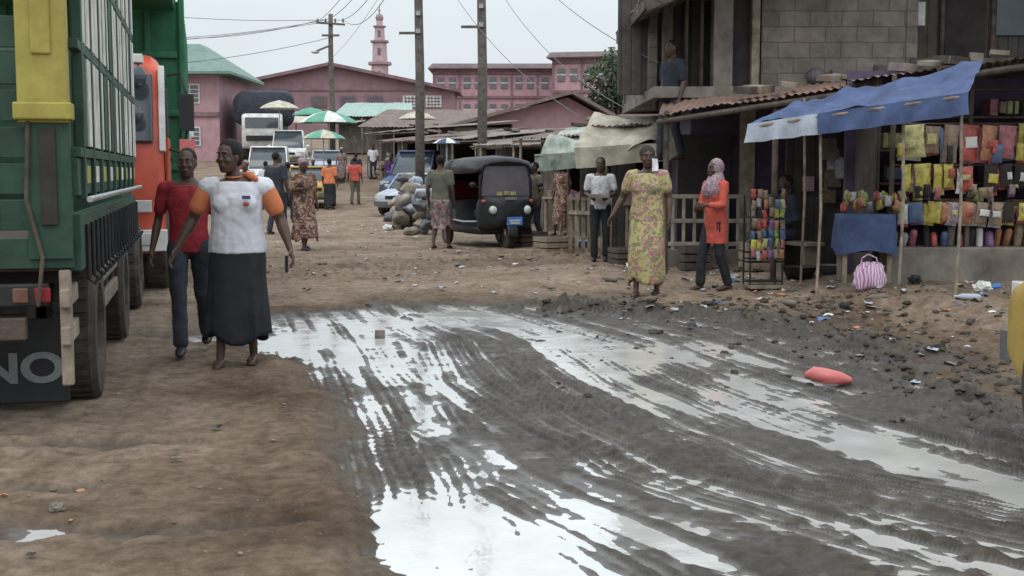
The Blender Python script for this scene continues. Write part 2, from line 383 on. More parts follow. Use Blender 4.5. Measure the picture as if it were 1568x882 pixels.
def geo(a,b,g,s0):
    o=[a]; st=s0
    while o[-1]<b: o.append(o[-1]+st); st*=1+g
    return o
xs=[-v for v in geo(5.5,420,.09,.05)][::-1]+list(np.arange(-5.5+.03,-2.7,.03))+list(np.arange(-2.7,3.9,.0135))+list(np.arange(3.9,7,.035))+geo(7,420,.09,.05)
ys=list(np.arange(-40,3.6,2.0)); y=3.6
while y<1200:
    ys.append(y); y+= y*(.0031 if y<14.5 else (.009 if y<40 else .05))
xs=np.array(xs); ys=np.array(ys); nx,ny=len(xs),len(ys)
XX,YY=np.meshgrid(xs,ys); Z,W,D=ground(XX.ravel(),YY.ravel())
LOW=(1-sst(Z-WL,.0,.014))*sst(W,.3,.9)
me=bpy.data.meshes.new('ground'); nv=nx*ny; nf=(nx-1)*(ny-1)
me.vertices.add(nv); me.loops.add(nf*4); me.polygons.add(nf)
me.vertices.foreach_set('co',np.stack([XX.ravel(),YY.ravel(),Z],1).astype(np.float32).ravel())
i=np.arange(nx-1)[None,:]+np.arange(ny-1)[:,None]*nx
q=np.stack([i,i+1,i+nx+1,i+nx],2).reshape(-1)
me.loops.foreach_set('vertex_index',q.astype(np.int32)); me.polygons.foreach_set('loop_start',(np.arange(nf)*4).astype(np.int32))
me.polygons.foreach_set('use_smooth',np.ones(nf,bool)); me.update(calc_edges=True)
for nm,arr in (('wet',W),('damp',D),('low',LOW)):
    at=me.attributes.new(nm,'FLOAT','POINT'); at.data.foreach_set('value',arr.astype(np.float32))
g=bpy.data.objects.new('ground',me); col.objects.link(g)
m,nt,b=_base('dirt_and_mud')
tc=N(nt,'ShaderNodeTexCoord').outputs['Object']
aw=N(nt,'ShaderNodeAttribute',attribute_name='wet').outputs['Fac']; ad=N(nt,'ShaderNodeAttribute',attribute_name='damp').outputs['Fac']; al=N(nt,'ShaderNodeAttribute',attribute_name='low').outputs['Fac']
n1=noise(nt,tc,.9,8,.65); n2=noise(nt,tc,14,6,.7); n3=noise(nt,tc,60,3,.6); n4=noise(nt,tc,5,6,.75)
dry=ramp(nt,n1,[(.3,(.180,.134,.100)),(.5,(.262,.200,.153)),(.7,(.335,.262,.205))])
dry=mixc(nt,1.,dry,ramp(nt,n2,[(.3,(.58,.56,.54)),(.6,(1.08,1.07,1.06))]),'MULTIPLY')
dry=mixc(nt,1.,dry,ramp(nt,n4,[(.35,(.70,.68,.66)),(.55,(1.04,1.04,1.04))]),'MULTIPLY')
dp=mixc(nt,ad,dry,mixc(nt,1.,dry,(.46,.42,.385),'MULTIPLY'))
mud=ramp(nt,n2,[(.3,(.034,.027,.022)),(.55,(.060,.049,.040)),(.75,(.095,.079,.065))])
mud=mixc(nt,1.,mud,ramp(nt,noise(nt,tc,1.7,5,.7),[(.35,(.72,.70,.68)),(.65,(1.3,1.26,1.2))]),'MULTIPLY')
mud=mixc(nt,al,mud,(.15,.14,.13))
fin=mixc(nt,aw,dp,mud); nt.links.new(fin,b.inputs['Base Color'])
rg_=mrange(nt,n4,.35,.65,.40,.75)
mm=N(nt,'ShaderNodeMix',data_type='FLOAT'); nt.links.new(al,mm.inputs[0]); nt.links.new(rg_,mm.inputs[2]); mm.inputs[3].default_value=.20
m2=N(nt,'ShaderNodeMix',data_type='FLOAT'); nt.links.new(aw,m2.inputs[0]); m2.inputs[2].default_value=.95; nt.links.new(mm.outputs[0],m2.inputs[3])
nt.links.new(m2.outputs[0],b.inputs['Roughness'])
nt.links.new(mrange(nt,aw,0,1,.1,.36),b.inputs['Specular IOR Level'])
bump(nt,b,noise(nt,tc,38,5,.7),.7,.022)
me.materials.append(m)
o=Obj('puddle_water'); 
m,nt,b=_base('muddy_water'); tc=N(nt,'ShaderNodeTexCoord').outputs['Object']
c=ramp(nt,noise(nt,tc,1.5,4),[(.3,(.42,.405,.385)),(.7,(.56,.55,.53))]); nt.links.new(c,b.inputs['Base Color'])
b.inputs['IOR'].default_value=1.85; b.inputs['Specular IOR Level'].default_value=.6
nt.links.new(mrange(nt,noise(nt,tc,3,4,.6),.4,.6,.05,.18),b.inputs['Roughness'])
bump(nt,b,noise(nt,tc,7,3),.12,.02)
M['water']=m
o.part('surface'); o.sheet((-5,3.2,WL),(4.6,3.2,WL),(4.6,14.5,WL),(-5,14.5,WL),4,4,lambda u,v:0,'water'); o.finish()

# ------------------------------------------------------------ people
def person(name,x,y,z,rot,H=1.7,vox=.012,female=False,girth=1.,top='cwhite',sleeve=None,sl=.55,hem=.86,bottom='trousers',bmat='cjean',
           bhem=.25,flare=1.3,hair='short',hmat='cscarf',yaw=0,stride=.12,J=None,shoes='sandal',extra=None,tilt=0,lift=None,zt=None):
    o=Obj(name,(x,y,z),rot,H/1.70)
    j=dict(shR=(-.185,0,1.385),elR=(-.235,.03,1.10),wrR=(-.25,-.05,.86),shL=(.185,0,1.385),elL=(.235,.03,1.10),wrL=(.25,-.05,.86),
           hipR=(-.09,0,.90),knR=(-.095,-.03-stride*.6,.49),anR=(-.095,-stride,.075),hipL=(.09,0,.90),knL=(.095,-.03+stride*.2,.49),anL=(.095,stride,.085),head=(0,-.015,1.585))
    if J: j.update(J)
    V={k:Vector(v) for k,v in j.items()}
    gw=girth
    tr=([(.80,.178,.118,.012),(.86,.180,.122,.012),(.93,.178,.122,.012),(1.02,.163,.112,.005),(1.10,.152,.104,0),(1.20,.155,.108,-.004),(1.28,.160,.110,-.006),(1.35,.158,.10,0),(1.40,.150,.080,.005),(1.435,.085,.062,.008),(1.465,.052,.05,.008)] if female else
        [(.84,.155,.108,.01),(.93,.160,.110,.01),(1.02,.150,.102,0),(1.10,.148,.100,0),(1.20,.160,.108,0),(1.28,.170,.112,0),(1.35,.172,.105,0),(1.40,.160,.085,.005),(1.44,.085,.062,.008),(1.47,.055,.052,.008)])
    sx=(V['shR']+V['shL'])/2
    def torso(z0,inf,ztop=9,mat='skin'):
        rings=[]; zs=[t for t in tr if t[0]>=z0-.001 and t[0]<=ztop]
        if z0<zs[0][0]: zs=[(z0,zs[0][1]*1.02,zs[0][2]*1.02,zs[0][3])]+zs
        for (zz,rx,ry,cy) in zs:
            k=max(0,(zz-.9)/.5); g=gw if zz<1.41 else 1
            rings.append([(sx.x*k+(rx*g+inf)*math.cos(t),sx.y*k+cy+(ry*g+inf)*math.sin(t),zz) for t in [2*math.pi*i/20 for i in range(20)]])
        o.loft(rings,mat)
        if female:
            for sg in (-1,1): o.ell((sx.x*.7+sg*.068*gw,-.066*gw,1.235),(.072*gw+inf*.5,.060*gw+inf*.5,.072*gw+inf*.5),mat)
            o.ell((sx.x*.7,-.066*gw,1.24),(.085*gw,.052*gw+inf,.072*gw),mat)
            o.ell((sx.x*.6,-.05*gw,1.14),(.12*gw,.056*gw+inf,.11*gw),mat)
    o.part('body',smooth=True,remesh=vox)
    torso(.84,-.006)
    hc=V['head']; Ry=Matrix.Rotation(yaw,3,'Z')@Matrix.Rotation(tilt,3,'X')
    rings=[]
    for (zz,rx,ry,cy) in ((-.118,.026,.026,-.048),(-.105,.042,.045,-.036),(-.08,.054,.066,-.022),(-.045,.064,.082,-.008),(-.01,.070,.090,0),(.03,.074,.096,.006),(.065,.070,.092,.01),(.095,.052,.07,.012),(.112,.028,.035,.012),(.118,.01,.01,.012)):
        rings.append([hc+Ry@Vector((rx*math.cos(t),cy+ry*math.sin(t),zz)) for t in [2*math.pi*i/18 for i in range(18)]])
    o.loft(rings,'skin')
    def he(c,r,mat,**k): o.ell(hc+Ry@Vector(c),r,mat,10,7,yaw)
    he((0,-.096,-.022),(.015,.017,.017),'skin'); he((0,-.092,0),(.009,.012,.028),'skin')
    he((0,-.084,-.064),(.027,.015,.014),'skin'); he((0,-.083,.034),(.048,.014,.010),'skin')
    for sg in (-1,1): he((sg*.073,.008,-.008),(.011,.02,.031),'skin'); he((sg*.042,-.066,-.028),(.022,.022,.02),'skin')
    o.tube([(sx.x,.012,1.40),tuple(Vector((sx.x*.5+hc.x*.5,.012,1.47))),tuple(hc+Vector((0,.015,-.06)))],[.062,.053,.052],'skin',12)
    for S,sg in (('R',-1),('L',1)):
        sh,el,wr=V['sh'+S],V['el'+S],V['wr'+S]
        o.tube([sh,sh.lerp(el,.35),sh.lerp(el,.8),el,el.lerp(wr,.3),el.lerp(wr,.8),wr],[.052*gw,.050*gw,.041*gw,.038*gw,.040*gw,.028,.024],'skin',10)
        d=(wr-el).normalized(); inn=Vector((-sg,0,0)); pn=(inn-d*inn.dot(d)).normalized(); side=d.cross(pn)
        if side.y>0: side=-side
        if side.length<.1: side=Vector((0,-1,0))
        rg=[]
        for t,wd,th in ((-.01,.024,.020),(.02,.032,.017),(.055,.041,.016),(.085,.040,.013)):
            cc=wr+d*t+pn*.0
            rg.append([cc+side*(wd*math.cos(a))+pn*(th*math.sin(a)) for a in [2*math.pi*i/10 for i in range(10)]])
        o.loft(rg,'skin')
        for k,(off,L) in enumerate(((.033,.072),(.011,.080),(-.012,.074),(-.034,.058))):
            b0=wr+d*.075+side*off; b1=b0+d*(L*.42)+side*off*.12+pn*.006; b2=b1+d*(L*.33)+pn*(L*.22); b3=b2+d*(L*.15)+pn*(L*.25)
            o.tube([b0,b1,b2,b3],[.0095,.009,.0083,.0072],'skin',8)
        t0=wr+d*.022+side*.026; t1=t0+side*.028+d*.022+pn*.008; t2=t1+side*.008+d*.030+pn*.012
        o.tube([t0,t1,t2],[.012,.0105,.0085],'skin',8)
        hp,kn,an=V['hip'+S],V['kn'+S],V['an'+S]
        o.tube([hp,hp.lerp(kn,.4),hp.lerp(kn,.9),kn,kn.lerp(an,.3),kn.lerp(an,.75),an],[.080*gw,.074*gw,.056,.052,.054,.036,.032],'skin',12)
        ft=Vector((0,-1,0))
        if lift and S in lift: ft=Vector((0,-.35,-.93))
        o.tube([an+Vector((0,.035,-.035)),an+ft*.05+Vector((0,0,-.032)),an+ft*.12+Vector((0,0,-.045)),an+ft*.165+Vector((0,0,-.053))],[.034,.038,.036,.022],'skin',10,flat=.72,fdir=(0,0,1))
    o.part('eyes',smooth=True)
    for sg in (-1,1):
        he((sg*.031,-.0875,.008),(.0115,.006,.0055),'eye'); he((sg*.031,-.0925,.008),(.0055,.003,.0052),'hair')
        o.tube([hc+Ry@Vector((sg*.018,-.0965,.031)),hc+Ry@Vector((sg*.032,-.0945,.035)),hc+Ry@Vector((sg*.046,-.087,.030))],.0028,'hair',6)
    o.part('lips',smooth=True); he((0,-.097,-.061),(.022,.006,.0055),'lip'); he((0,-.096,-.070),(.018,.006,.006),'lip')
    o.part('hair' if hair in('short','bun') else 'head_scarf',smooth=True)
    if hair=='short': he((0,.020,.036),(.081,.097,.092),'hair')
    elif hair=='bun': he((0,.024,.040),(.086,.102,.100),'hair'); he((0,.075,-.01),(.065,.055,.07),'hair'); he((0,.095,.075),(.05,.045,.045),'hair')
    elif hair=='wrap': he((0,.028,.048),(.092,.112,.092),hmat); he((0,.10,.09),(.06,.05,.055),hmat)
    elif hair=='hijab':
        he((0,.028,.015),(.098,.112,.125),hmat)
        o.tube([hc+Vector((0,.03,-.06)),hc+Vector((0,.02,-.16)),hc+Vector((0,.0,-.27))],[.088,.125,.175],hmat,14)
    o.part('shirt',smooth=True,remesh=max(vox,.009),disp=.018)
    torso(hem,.014,1.43,top)
    for ps in (0,1):
        if ps==1:
            if not sleeve: break
            o.part('sleeves',smooth=True,remesh=max(vox,.009),disp=.008)
        for S in 'RL':
            sh,el,wr=V['sh'+S],V['el'+S],V['wr'+S]
            if ps==0:
                o.tube([sh+Vector((-sh.x*.25,0,.0)),sh+(el-sh)*.08],[.066*gw,.062*gw],top,12)
                if sleeve: o.tube([sh,sh.lerp(el,.12)],[.064*gw,.060*gw],top,12); continue
                pts=[sh,sh.lerp(el,min(sl,1)*.5),sh.lerp(el,min(sl,1))]; rr=[.063*gw,.064*gw,.062*gw]
            else:
                pts=[sh.lerp(el,.10),sh.lerp(el,.3),sh.lerp(el,.5),sh.lerp(el,sl)]; rr=[.058*gw,.0625*gw,.0625*gw,.062*gw]
            if sl>1: pts+= [el.lerp(wr,(sl-1)*.5),el.lerp(wr,sl-1)]; rr+=[.05,.042]
            o.tube(pts,rr,sleeve if ps else top,12)
    if bottom=='trousers':
        o.part('trousers',smooth=True,remesh=max(vox,.009),disp=.02)
        o.ell((0,.008,.90),(.165*gw,.122*gw,.11),bmat)
        for S in 'RL':
            hp,kn,an=V['hip'+S],V['kn'+S],V['an'+S]
            o.tube([hp,hp.lerp(kn,.4),kn,kn.lerp(an,.45),kn.lerp(an,.93)],[.095*gw,.089*gw,.068,.062,.062],bmat,12)
    else:
        o.part('skirt',smooth=True,solid=.006)
        n=64; rings=[]; zt=zt or hem+.06
        def leg(S,zz):
            hp,kn,an=V['hip'+S],V['kn'+S],V['an'+S]
            if zz>kn.z: return hp.lerp(kn,min(1,max(0,(hp.z-zz)/(hp.z-kn.z))))
            return kn.lerp(an,min(1,(kn.z-zz)/(kn.z-an.z)))
        def pw(v,e): return math.copysign(abs(v)**e,v)
        for k in range(21):
            t=k/20; zz=zt+(bhem-zt)*t
            a_,b_=leg('R',zz),leg('L',zz); cx=(a_.x+b_.x)/2; cy=(a_.y+b_.y)/2
            lr=(.096-.028*t)*gw
            w0=(.182 if female else .166)*gw*(1-.08*t); wx=max(abs(a_.x-b_.x)/2+lr,w0*(1+(flare-1)*max(0,t-.35)/.65))
            wy=max(abs(a_.y-b_.y)/2+lr,.124*gw*(1+(flare-1)*max(0,t-.35)/.65))
            hipf=.95+.05*min(1,t/.15); ex=1-.28*min(1,t*4)
            am=.010+.10*max(0,t-.15)
            rings.append([(cx*min(1,t*4)+hipf*wx*pw(math.cos(a),ex)*(1+am*math.sin(9*a+1.3*math.sin(2*a)+x*3)),cy*min(1,t*4)+.01+hipf*wy*pw(math.sin(a),ex)*(1+am*math.sin(7*a+2*math.sin(a)+y)),zz+ .035*t*math.sin(3*a+x*5)+.02*t*math.sin(5*a)) for a in [2*math.pi*(i+.5)/n for i in range(n)]])
        o.loft(rings,bmat,cap=False)
    o.part('footwear',smooth=True,remesh=max(.008,vox*.8))
    for S in 'RL':
        an=V['an'+S]; ft=Vector((0,-1,0))
        if lift and S in lift: ft=Vector((0,-.35,-.93))
        if shoes=='sandal':
            o.tube([an+Vector((0,.05,-.064)),an+ft*.06+Vector((0,0,-.064)),an+ft*.17+Vector((0,0,-.062))],[.036,.042,.038],'sandal',10,flat=.3,fdir=(0,0,1))
            o.tube([an+ft*.09+Vector((-.04,0,-.045)),an+ft*.08+Vector((0,0,-.008)),an+ft*.09+Vector((.04,0,-.045))],.009,'sandal',6)
        else:
            o.tube([an+Vector((0,.04,-.03)),an+ft*.05+Vector((0,0,-.026)),an+ft*.13+Vector((0,0,-.040)),an+ft*.18+Vector((0,0,-.045))],[.042,.046,.043,.03],'black',10,flat=.8,fdir=(0,0,1))
    if extra: extra(o,V,he)
    o.finish(); return o.e

def ex_front(o,V,he):
    o.part('badges',bevel=.004)
    o.box((.10,-.172,1.285),(.062,.012,.026),'navy',rot=(rad(-25),0,rad(14))); o.ell((.10,-.178,1.235),(.026,.012,.016),'cred2',12,6)
    o.part('shoulder_cloth',smooth=True,remesh=.009,disp=.02)
    o.tube([(.07,.0,1.455),(.12,-.03,1.445),(.16,-.06,1.42)],[.022,.034,.026],'corange',10)
    o.part('phone',bevel=.004); w=V['wrL']; o.box(w+Vector((-.025,-.02,-.11)),(.02,.07,.13),'black')
    o.part('collar',smooth=True,remesh=.009)
    o.tube([(.066*math.cos(a)-.012,.068*math.sin(a)-.005,1.447+.016*math.sin(a)) for a in [math.pi*2*i/14-math.pi/2 for i in range(15)]],.010,'corange',6,False)
person('woman_walking',-2.03,9.15,gz(-2.03,9.15),rad(4),1.65,.0065,True,1.16,'cwhite','corange',.66,.86,'skirt','cblack',.22,1.22,'bun',yaw=rad(-28),zt=.90,
  J=dict(head=(-.045,-.03,1.585),shR=(-.205,0,1.37),elR=(-.33,.04,1.12),wrR=(-.45,-.04,.89),shL=(.215,0,1.37),elL=(.325,.05,1.11),wrL=(.405,-.06,.89),
         knR=(-.10,-.07,.47),anR=(-.125,-.12,.075),knL=(.09,.0,.48),anL=(.10,.07,.08)),extra=ex_front)
person('boy_walking',-2.54,9.75,gz(-2.5,9.75),rad(10),1.60,.008,False,.95,'cred',None,.7,.84,'trousers','cjean',hair='short',yaw=rad(-10),
  J=dict(elR=(-.25,.08,1.12),wrR=(-.30,.0,.86),anR=(-.06,-.28,.085),knR=(-.08,-.17,.5),knL=(.10,.02,.5),anL=(.12,.18,.13)),shoes='shoe')
def ex_mask(o,V,he):
    o.part('face_towel',smooth=True); o.sheet((.07,-.10,1.57),(.13,-.07,1.57),(.14,-.09,1.43),(.08,-.13,1.43),4,6,lambda u,v:.01*math.sin(u*5+v*4),'cwhite')
person('woman_in_print_dress',1.53,14.06,gz(1.53,14.06),rad(-18),1.68,.010,True,1.1,'cdress',None,.6,.86,'skirt','cdress',.16,1.05,'wrap','dark',yaw=rad(20),stride=.12,
  J=dict(elR=(-.30,.06,1.12),wrR=(-.40,-.03,.92),elL=(.24,.05,1.12),wrL=(.26,-.02,.88),),extra=ex_mask)
person('woman_in_hijab',2.42,14.8,gz(2.42,14.8),rad(-62),1.56,.010,True,.95,'cred2',None,1.7,.62,'trousers','cblack',hair='hijab',stride=.16,
  J=dict(elL=(.22,-.05,1.12),wrL=(.12,-.24,1.12),elR=(-.22,-.04,1.12),wrR=(-.10,-.22,1.08)))
def ex_books(o,V,he):
    o.part('tray',bevel=.005); o.box((0,-.26,1.08),(.34,.22,.06),'cement')
person('man_in_pale_shirt',1.38,19.4,gz(1.38,19.4),rad(-8),1.62,.012,False,.95,'cplaid',None,.7,.86,'trousers','cblack',stride=.03,
  J=dict(elR=(-.24,.02,1.12),wrR=(-.14,-.22,1.06),elL=(.24,.02,1.12),wrL=(.14,-.22,1.06)),shoes='shoe',extra=ex_books)
person('man_walking_away',-1.32,23,gz(-1.32,23),rad(165),1.72,.014,False,1.,'colive',None,.7,.84,'skirt','cwrap',.38,1.05,'short',stride=.16)
person('woman_with_wrapper',-3.82,22.8,gz(-3.82,22.8),rad(35),1.68,.014,True,1.12,'cprint',None,.9,.86,'skirt','cprint',.22,1.2,'wrap','cscarf',stride=.18,
  J=dict(elR=(-.24,.0,1.12),wrR=(-.1,-.2,1.15)),shoes='shoe')
person('man_in_dark_shirt',-5.3,28,gz(-5.3,28),rad(160),1.85,.016,False,1.,'cjean',None,.8,.84,'trousers','cjean',stride=.15,shoes='shoe')
person('woman_in_orange_top',-6.3,43,gz(-6.3,43),rad(170),1.74,.018,True,1.1,'corange',None,.8,.86,'skirt','cblack',.15,.95,'short',stride=.1)
person('man_in_red_shirt',-5.8,46,gz(-5.8,46),rad(175),1.74,.018,False,1.,'cred2',None,.8,.84,'trousers','colive',stride=.15,shoes='shoe')
person('woman_in_purple',-5.35,55,gz(-5.35,55),rad(10),1.65,.02,True,1.1,'cpurple',None,.8,.86,'skirt','cpurple',.2,1.,'short')
person('man_on_balcony',2.28,17.9,1.60,rad(-60),1.7,.014,False,1.,'cjean',None,.8,.84,'trousers','cjean')
for (x,y,rt,fem,tp,bt) in ((-7.3,34,10,0,'cred2','cjean'),(-6.3,35,180,0,'colive','cjean'),(-8.1,38,20,1,'cplaid','cprint'),(-8.5,43,170,0,'cwhite','cjean'),(-7.5,47,0,1,'cpurple','cwrap'),
   (-9.3,50,10,0,'colive','cblack'),(-4.6,50,180,1,'cprint','cprint'),(-7.0,56,190,0,'cjean','cjean'),(-8.2,60,0,1,'cwrap','cwrap'),(-13.0,50,0,0,'cplaid','cjean'),(.45,24.7,-60,0,'colive','cjean'),(1.1,27.5,-50,1,'cprint','cprint'),
   (-6.6,39,0,1,'cprint','cwrap'),(-9.8,45,0,0,'cred','cjean'),(-6.9,62,0,0,'cwhite','cjean')):
    person('pedestrian',x,y,gz(x,y)+(1.3 if x<-12 else 0),rad(rt),R.uniform(1.6,1.76),.02,bool(fem),1.,tp,None,.8,.84,'skirt' if fem else 'trousers',bt,.25,1.,'wrap' if fem else 'short','cscarf')
person('seated_man',3.75,17,gz(3.75,17)-.42,rad(-70),1.7,.013,False,1.,'cjean',None,1.6,.86,'trousers','cjean',
  J=dict(hipR=(-.09,0,.90),knR=(-.12,-.42,.92),anR=(-.12,-.46,.50),hipL=(.09,0,.9),knL=(.12,-.42,.92),anL=(.12,-.40,.50),wrR=(-.1,-.35,1.0),wrL=(.1,-.35,1.0)))
o=Obj('wooden_bench',(3.78,17,gz(3.75,17)),rad(-70)); o.part('seat',bevel=.01); o.box((0,.05,.36),(1.2,.3,.05),'wood')
for sx_ in (-.5,.5): o.box((sx_,.05,.17),(.06,.26,.34),'wood')
o.finish()

# ------------------------------------------------------------ trucks
def stake_truck():
    o=Obj('stake_bed_truck',(-2.33,6.6,0),rad(14)); L=5.7; W=2.4
    o.part('chassis',bevel=.01)
    for xx in (-.75,-1.65): o.box((xx,3.6,.80),(.1,7.6,.2),'black')
    o.box((-W/2,L/2,.97),(W-.06,L,.10),'dwood')
    for yy in np.arange(.3,L,.6): o.box((-W/2,yy,.88),(W-.1,.09,.09),'dark')
    o.cyl((-.35,1.3,.46),(-2.05,1.3,.46),.07,'black'); o.cyl((-.35,4.1,.46),(-2.05,4.1,.46),.07,'black')
    o.part('side_body',bevel=.004)
    for xx,sg in ((0,1),(-W,-1)):
        o.box((xx,L/2,1.07),(.07,L,.30),'green')
        o.box((xx-.01*sg,L/2,1.42),(.08,L,.20),'green')
        for k,yy in enumerate(np.arange(.24,L,.62)):
            o.box((xx+.026*sg,yy,2.3),(.05,.085,2.0),'green')
            o.box((xx+.036*sg,yy+.3,1.43),(.012,.22,.10),'yellow' if k%2==0 else 'cargo')
            for q in (0,.31):
                o.cyl((xx+.05*sg,yy+q,.86),(xx+.05*sg,yy+q,1.16),.014,'black',n=8)
                o.tube([(xx+.05*sg,yy+q,.86),(xx+.08*sg,yy+q,.83),(xx+.10*sg,yy+q,.87)],.012,'black',6)
        for zz in (1.55,2.12,2.72,3.27): o.box((xx+.018*sg,L/2,zz),(.06,L,.05),'green')
        o.cyl((xx+.085*sg,0,1.30),(xx+.085*sg,L,1.30),.018,'steel')
        for k,yy in enumerate(np.arange(.24,L,.31)):
            for zz,h_ in ((1.84,.50),(2.42,.52),(3.0,.48)):
                o.box((xx+(.034+.002*(k%3))*sg,yy+.155+R.uniform(-.01,.01),zz),(.02,R.uniform(.20,.23),h_),'cargo' if R.random()<.85 else 'green')
                o.box((xx-.0*sg,yy+.155,zz),(.02,.30,h_),'dwood')
    o.part('tailgate',bevel=.008)
    o.box((-W/2,-.02,1.02),(W,.06,.16),'green')
    for k in range(6): o.box((-W/2,0.0,1.22+k*.19),(W-.3,.035,.16),'green')
    for xx in (-.42,-.85,-1.5,-2.0): o.box((xx,-.03,1.55),(.07,.04,1.1),'green')
    o.box((-.11,-.03,1.35),(.22,.09,.72),'green'); o.box((-.11,-.085,1.42),(.08,.02,.5),'dark')
    o.tube([(-.2,-.09,1.7),(-.22,-.10,1.3),(-.15,-.10,1.0),(-.18,-.1,.75)],.012,'dwood',6)
    o.part('corner_post',bevel=.02)
    o.box((-.125,-.035,2.55),(.25,.12,1.7),'yellow'); o.box((-.125,-.05,1.76),(.29,.15,.09),'yellow')
    o.box((-.125,-.10,2.35),(.10,.02,.6),'yellow')
    o.box((-W/2,-.03,3.3),(W,.1,.18),'yellow')
    o.box((-W+.125,-.035,2.55),(.25,.12,1.7),'yellow')
    o.part('rear_fittings',bevel=.01)
    o.box((-.30,-.03,.80),(.34,.06,.12),'black'); o.box((-.16,-.065,.80),(.08,.02,.08),'cred'); o.box((-.27,-.065,.80),(.08,.02,.08),'rim')
    o.box((-W/2,-.01,.62),(1.9,.08,.12),'dwood')
    for xx in (-.40,-1.95):
        o.box((xx,.72,.34),(.56,.03,.50),'black')
    o.box((-.05,.15,.78),(.05,.5,.10),'wood'); o.box((-.05,.15,.58),(.05,.5,.10),'wood'); o.box((-.05,-.02,.62),(.06,.06,.62),'wood')
    for zz in (.55,.74): o.box((-.03,2.75,zz),(.04,1.5,.11),'wood')
    for yy in (2.05,2.75,3.4): o.box((-.06,yy,.7),(.05,.07,.5),'dwood')
    o.part('wheels',smooth=False)
    for yy in (1.3,4.1):
        for xx in (-.12,-.46,-1.94,-2.28): o.wheel((xx,yy,.46),.46,.28)
    for xx in (-.12,-2.28): o.wheel((xx,6.75,.46),.46,.28)
    o.part('cab',smooth=False,bevel=.04)
    o.box((-W/2,6.75,1.45),(2.2,1.7,1.15),'green'); o.box((-W/2,6.7,2.3),(2.1,1.55,.7),'green',taper=.93)
    o.box((-W/2,6.72,2.28),(2.16,1.1,.5),'glass',taper=.95); o.box((-W/2,7.62,1.0),(2.2,.1,.3),'black')
    o.finish()
    cu=bpy.data.curves.new('maker_letters','FONT'); cu.body='HINO'; cu.size=.30; cu.extrude=.004; cu.offset=.010
    t=bpy.data.objects.new('maker_letters',cu); col.objects.link(t); t.parent=o.e; t.location=(-.92,.70,.22); t.rotation_euler=(rad(90),0,0); t.scale=(1,.8,1)
    cu.materials.append(M['letter']); 
stake_truck()
def tipper():
    o=Obj('orange_cab_tipper_truck',(-3.98,14.35,0),rad(14)); W=2.35; cx=-W/2
    o.part('cab',smooth=True)
    o.loft([rrect(0,1.08,.55,1.6,.10,cx=cx),rrect(.03,1.15,.5,1.75,.14,cx=cx),rrect(.16,1.15,.5,2.62,.16,cx=cx),rrect(.4,1.13,.5,2.80,.18,cx=cx),rrect(1.7,1.13,.5,2.80,.16,cx=cx),rrect(1.8,1.1,.55,2.75,.1,cx=cx)],'orange')
    o.part('windscreen',bevel=.02)
    o.box((cx,.065,2.17),(2.08,.05,.80),'glass',rot=(rad(-9),0,0))
    o.part('trim',bevel=.02)
    for xx in (-.035,-W+.035): o.box((xx,.10,2.16),(.07,.16,.98),'white',rot=(rad(-5),0,0))
    o.box((cx,-.06,1.35),(1.5,.05,.36),'black')
    for k in range(4): o.box((cx,-.095,1.24+k*.08),(1.4,.02,.03),'steel')
    o.box((cx,-.08,.66),(2.34,.24,.24),'white'); o.box((cx,.02,2.72),(1.9,.25,.10),'white')
    for xx in (-.32,-W+.32): o.box((xx,-.21,.68),(.34,.03,.14),'lamp'); o.box((xx,-.055,1.05),(.3,.04,.14),'lamp')
    for xx,s in ((.005,1),(-W-.005,-1)):
        o.box((xx,1.0,2.15),(.03,.85,.55),'glass'); o.box((xx,1.0,1.45),(.03,.9,.8),'orange'); o.box((xx+.03*s,1.35,1.6),(.03,.16,.04),'black')
        o.box((xx,.95,.55),(.2,.6,.06),'black')
    o.part('mirrors',bevel=.03)
    for s,xx in ((1,.24),(-1,-W-.24)):
        o.box((xx,-.02,2.12),(.17,.09,.42),'black'); o.box((xx,-.02,1.74),(.17,.09,.15),'redp')
        o.tube([(xx-.2*s,.15,2.55),(xx-.05*s,.05,2.58),(xx,-.02,2.35)],.016,'black',6); o.tube([(xx-.2*s,.15,1.7),(xx-.05*s,.05,1.66),(xx,-.02,1.9)],.016,'black',6)
    o.ell((-.28,-.26,2.50),(.10,.05,.13),'glass'); o.tube([(-.28,-.24,2.4),(-.28,-.1,2.6),(-.28,.1,2.7)],.012,'black',6)
    o.ell((-.30,-.24,2.08),(.08,.05,.10),'glass')
    o.part('chassis'); 
    for xx in (-.75,-1.6): o.box((xx,4.2,.80),(.1,8,.22),'black')
    o.part('tipper_body',bevel=.02)
    o.box((cx,4.9,1.2),(2.6,5.6,.12),'green2')
    for xx in (.12,-W-.12):
        o.box((xx,4.9,2.45),(.06,5.6,2.4),'green2')
        for yy in np.arange(2.2,7.8,.6): o.box((xx+(.05 if xx>0 else -.05),yy,2.45),(.07,.1,2.4),'green2')
    o.box((cx,2.1,2.5),(2.58,.06,2.6),'green2'); o.box((cx,7.7,2.2),(2.58,.06,1.9),'green2')
    for zz in (1.5,2.2,2.95,3.78): o.box((cx,2.04,zz),(2.6,.08,.09),'green2')
    for xx in np.arange(-2.4,.2,.43): o.box((xx,2.04,2.5),(.08,.07,2.5),'green2')
    o.box((cx,1.2,3.55),(2.5,1.7,.06),'green2'); o.box((cx+1.25,1.2,3.7),(.05,1.7,.36),'green2')
    o.part('wheels')
    for yy in (1.0,5.6,6.9):
        for xx in (-.16,-W+.16): o.wheel((xx,yy,.5),.5,.3)
    o.finish()
tipper()

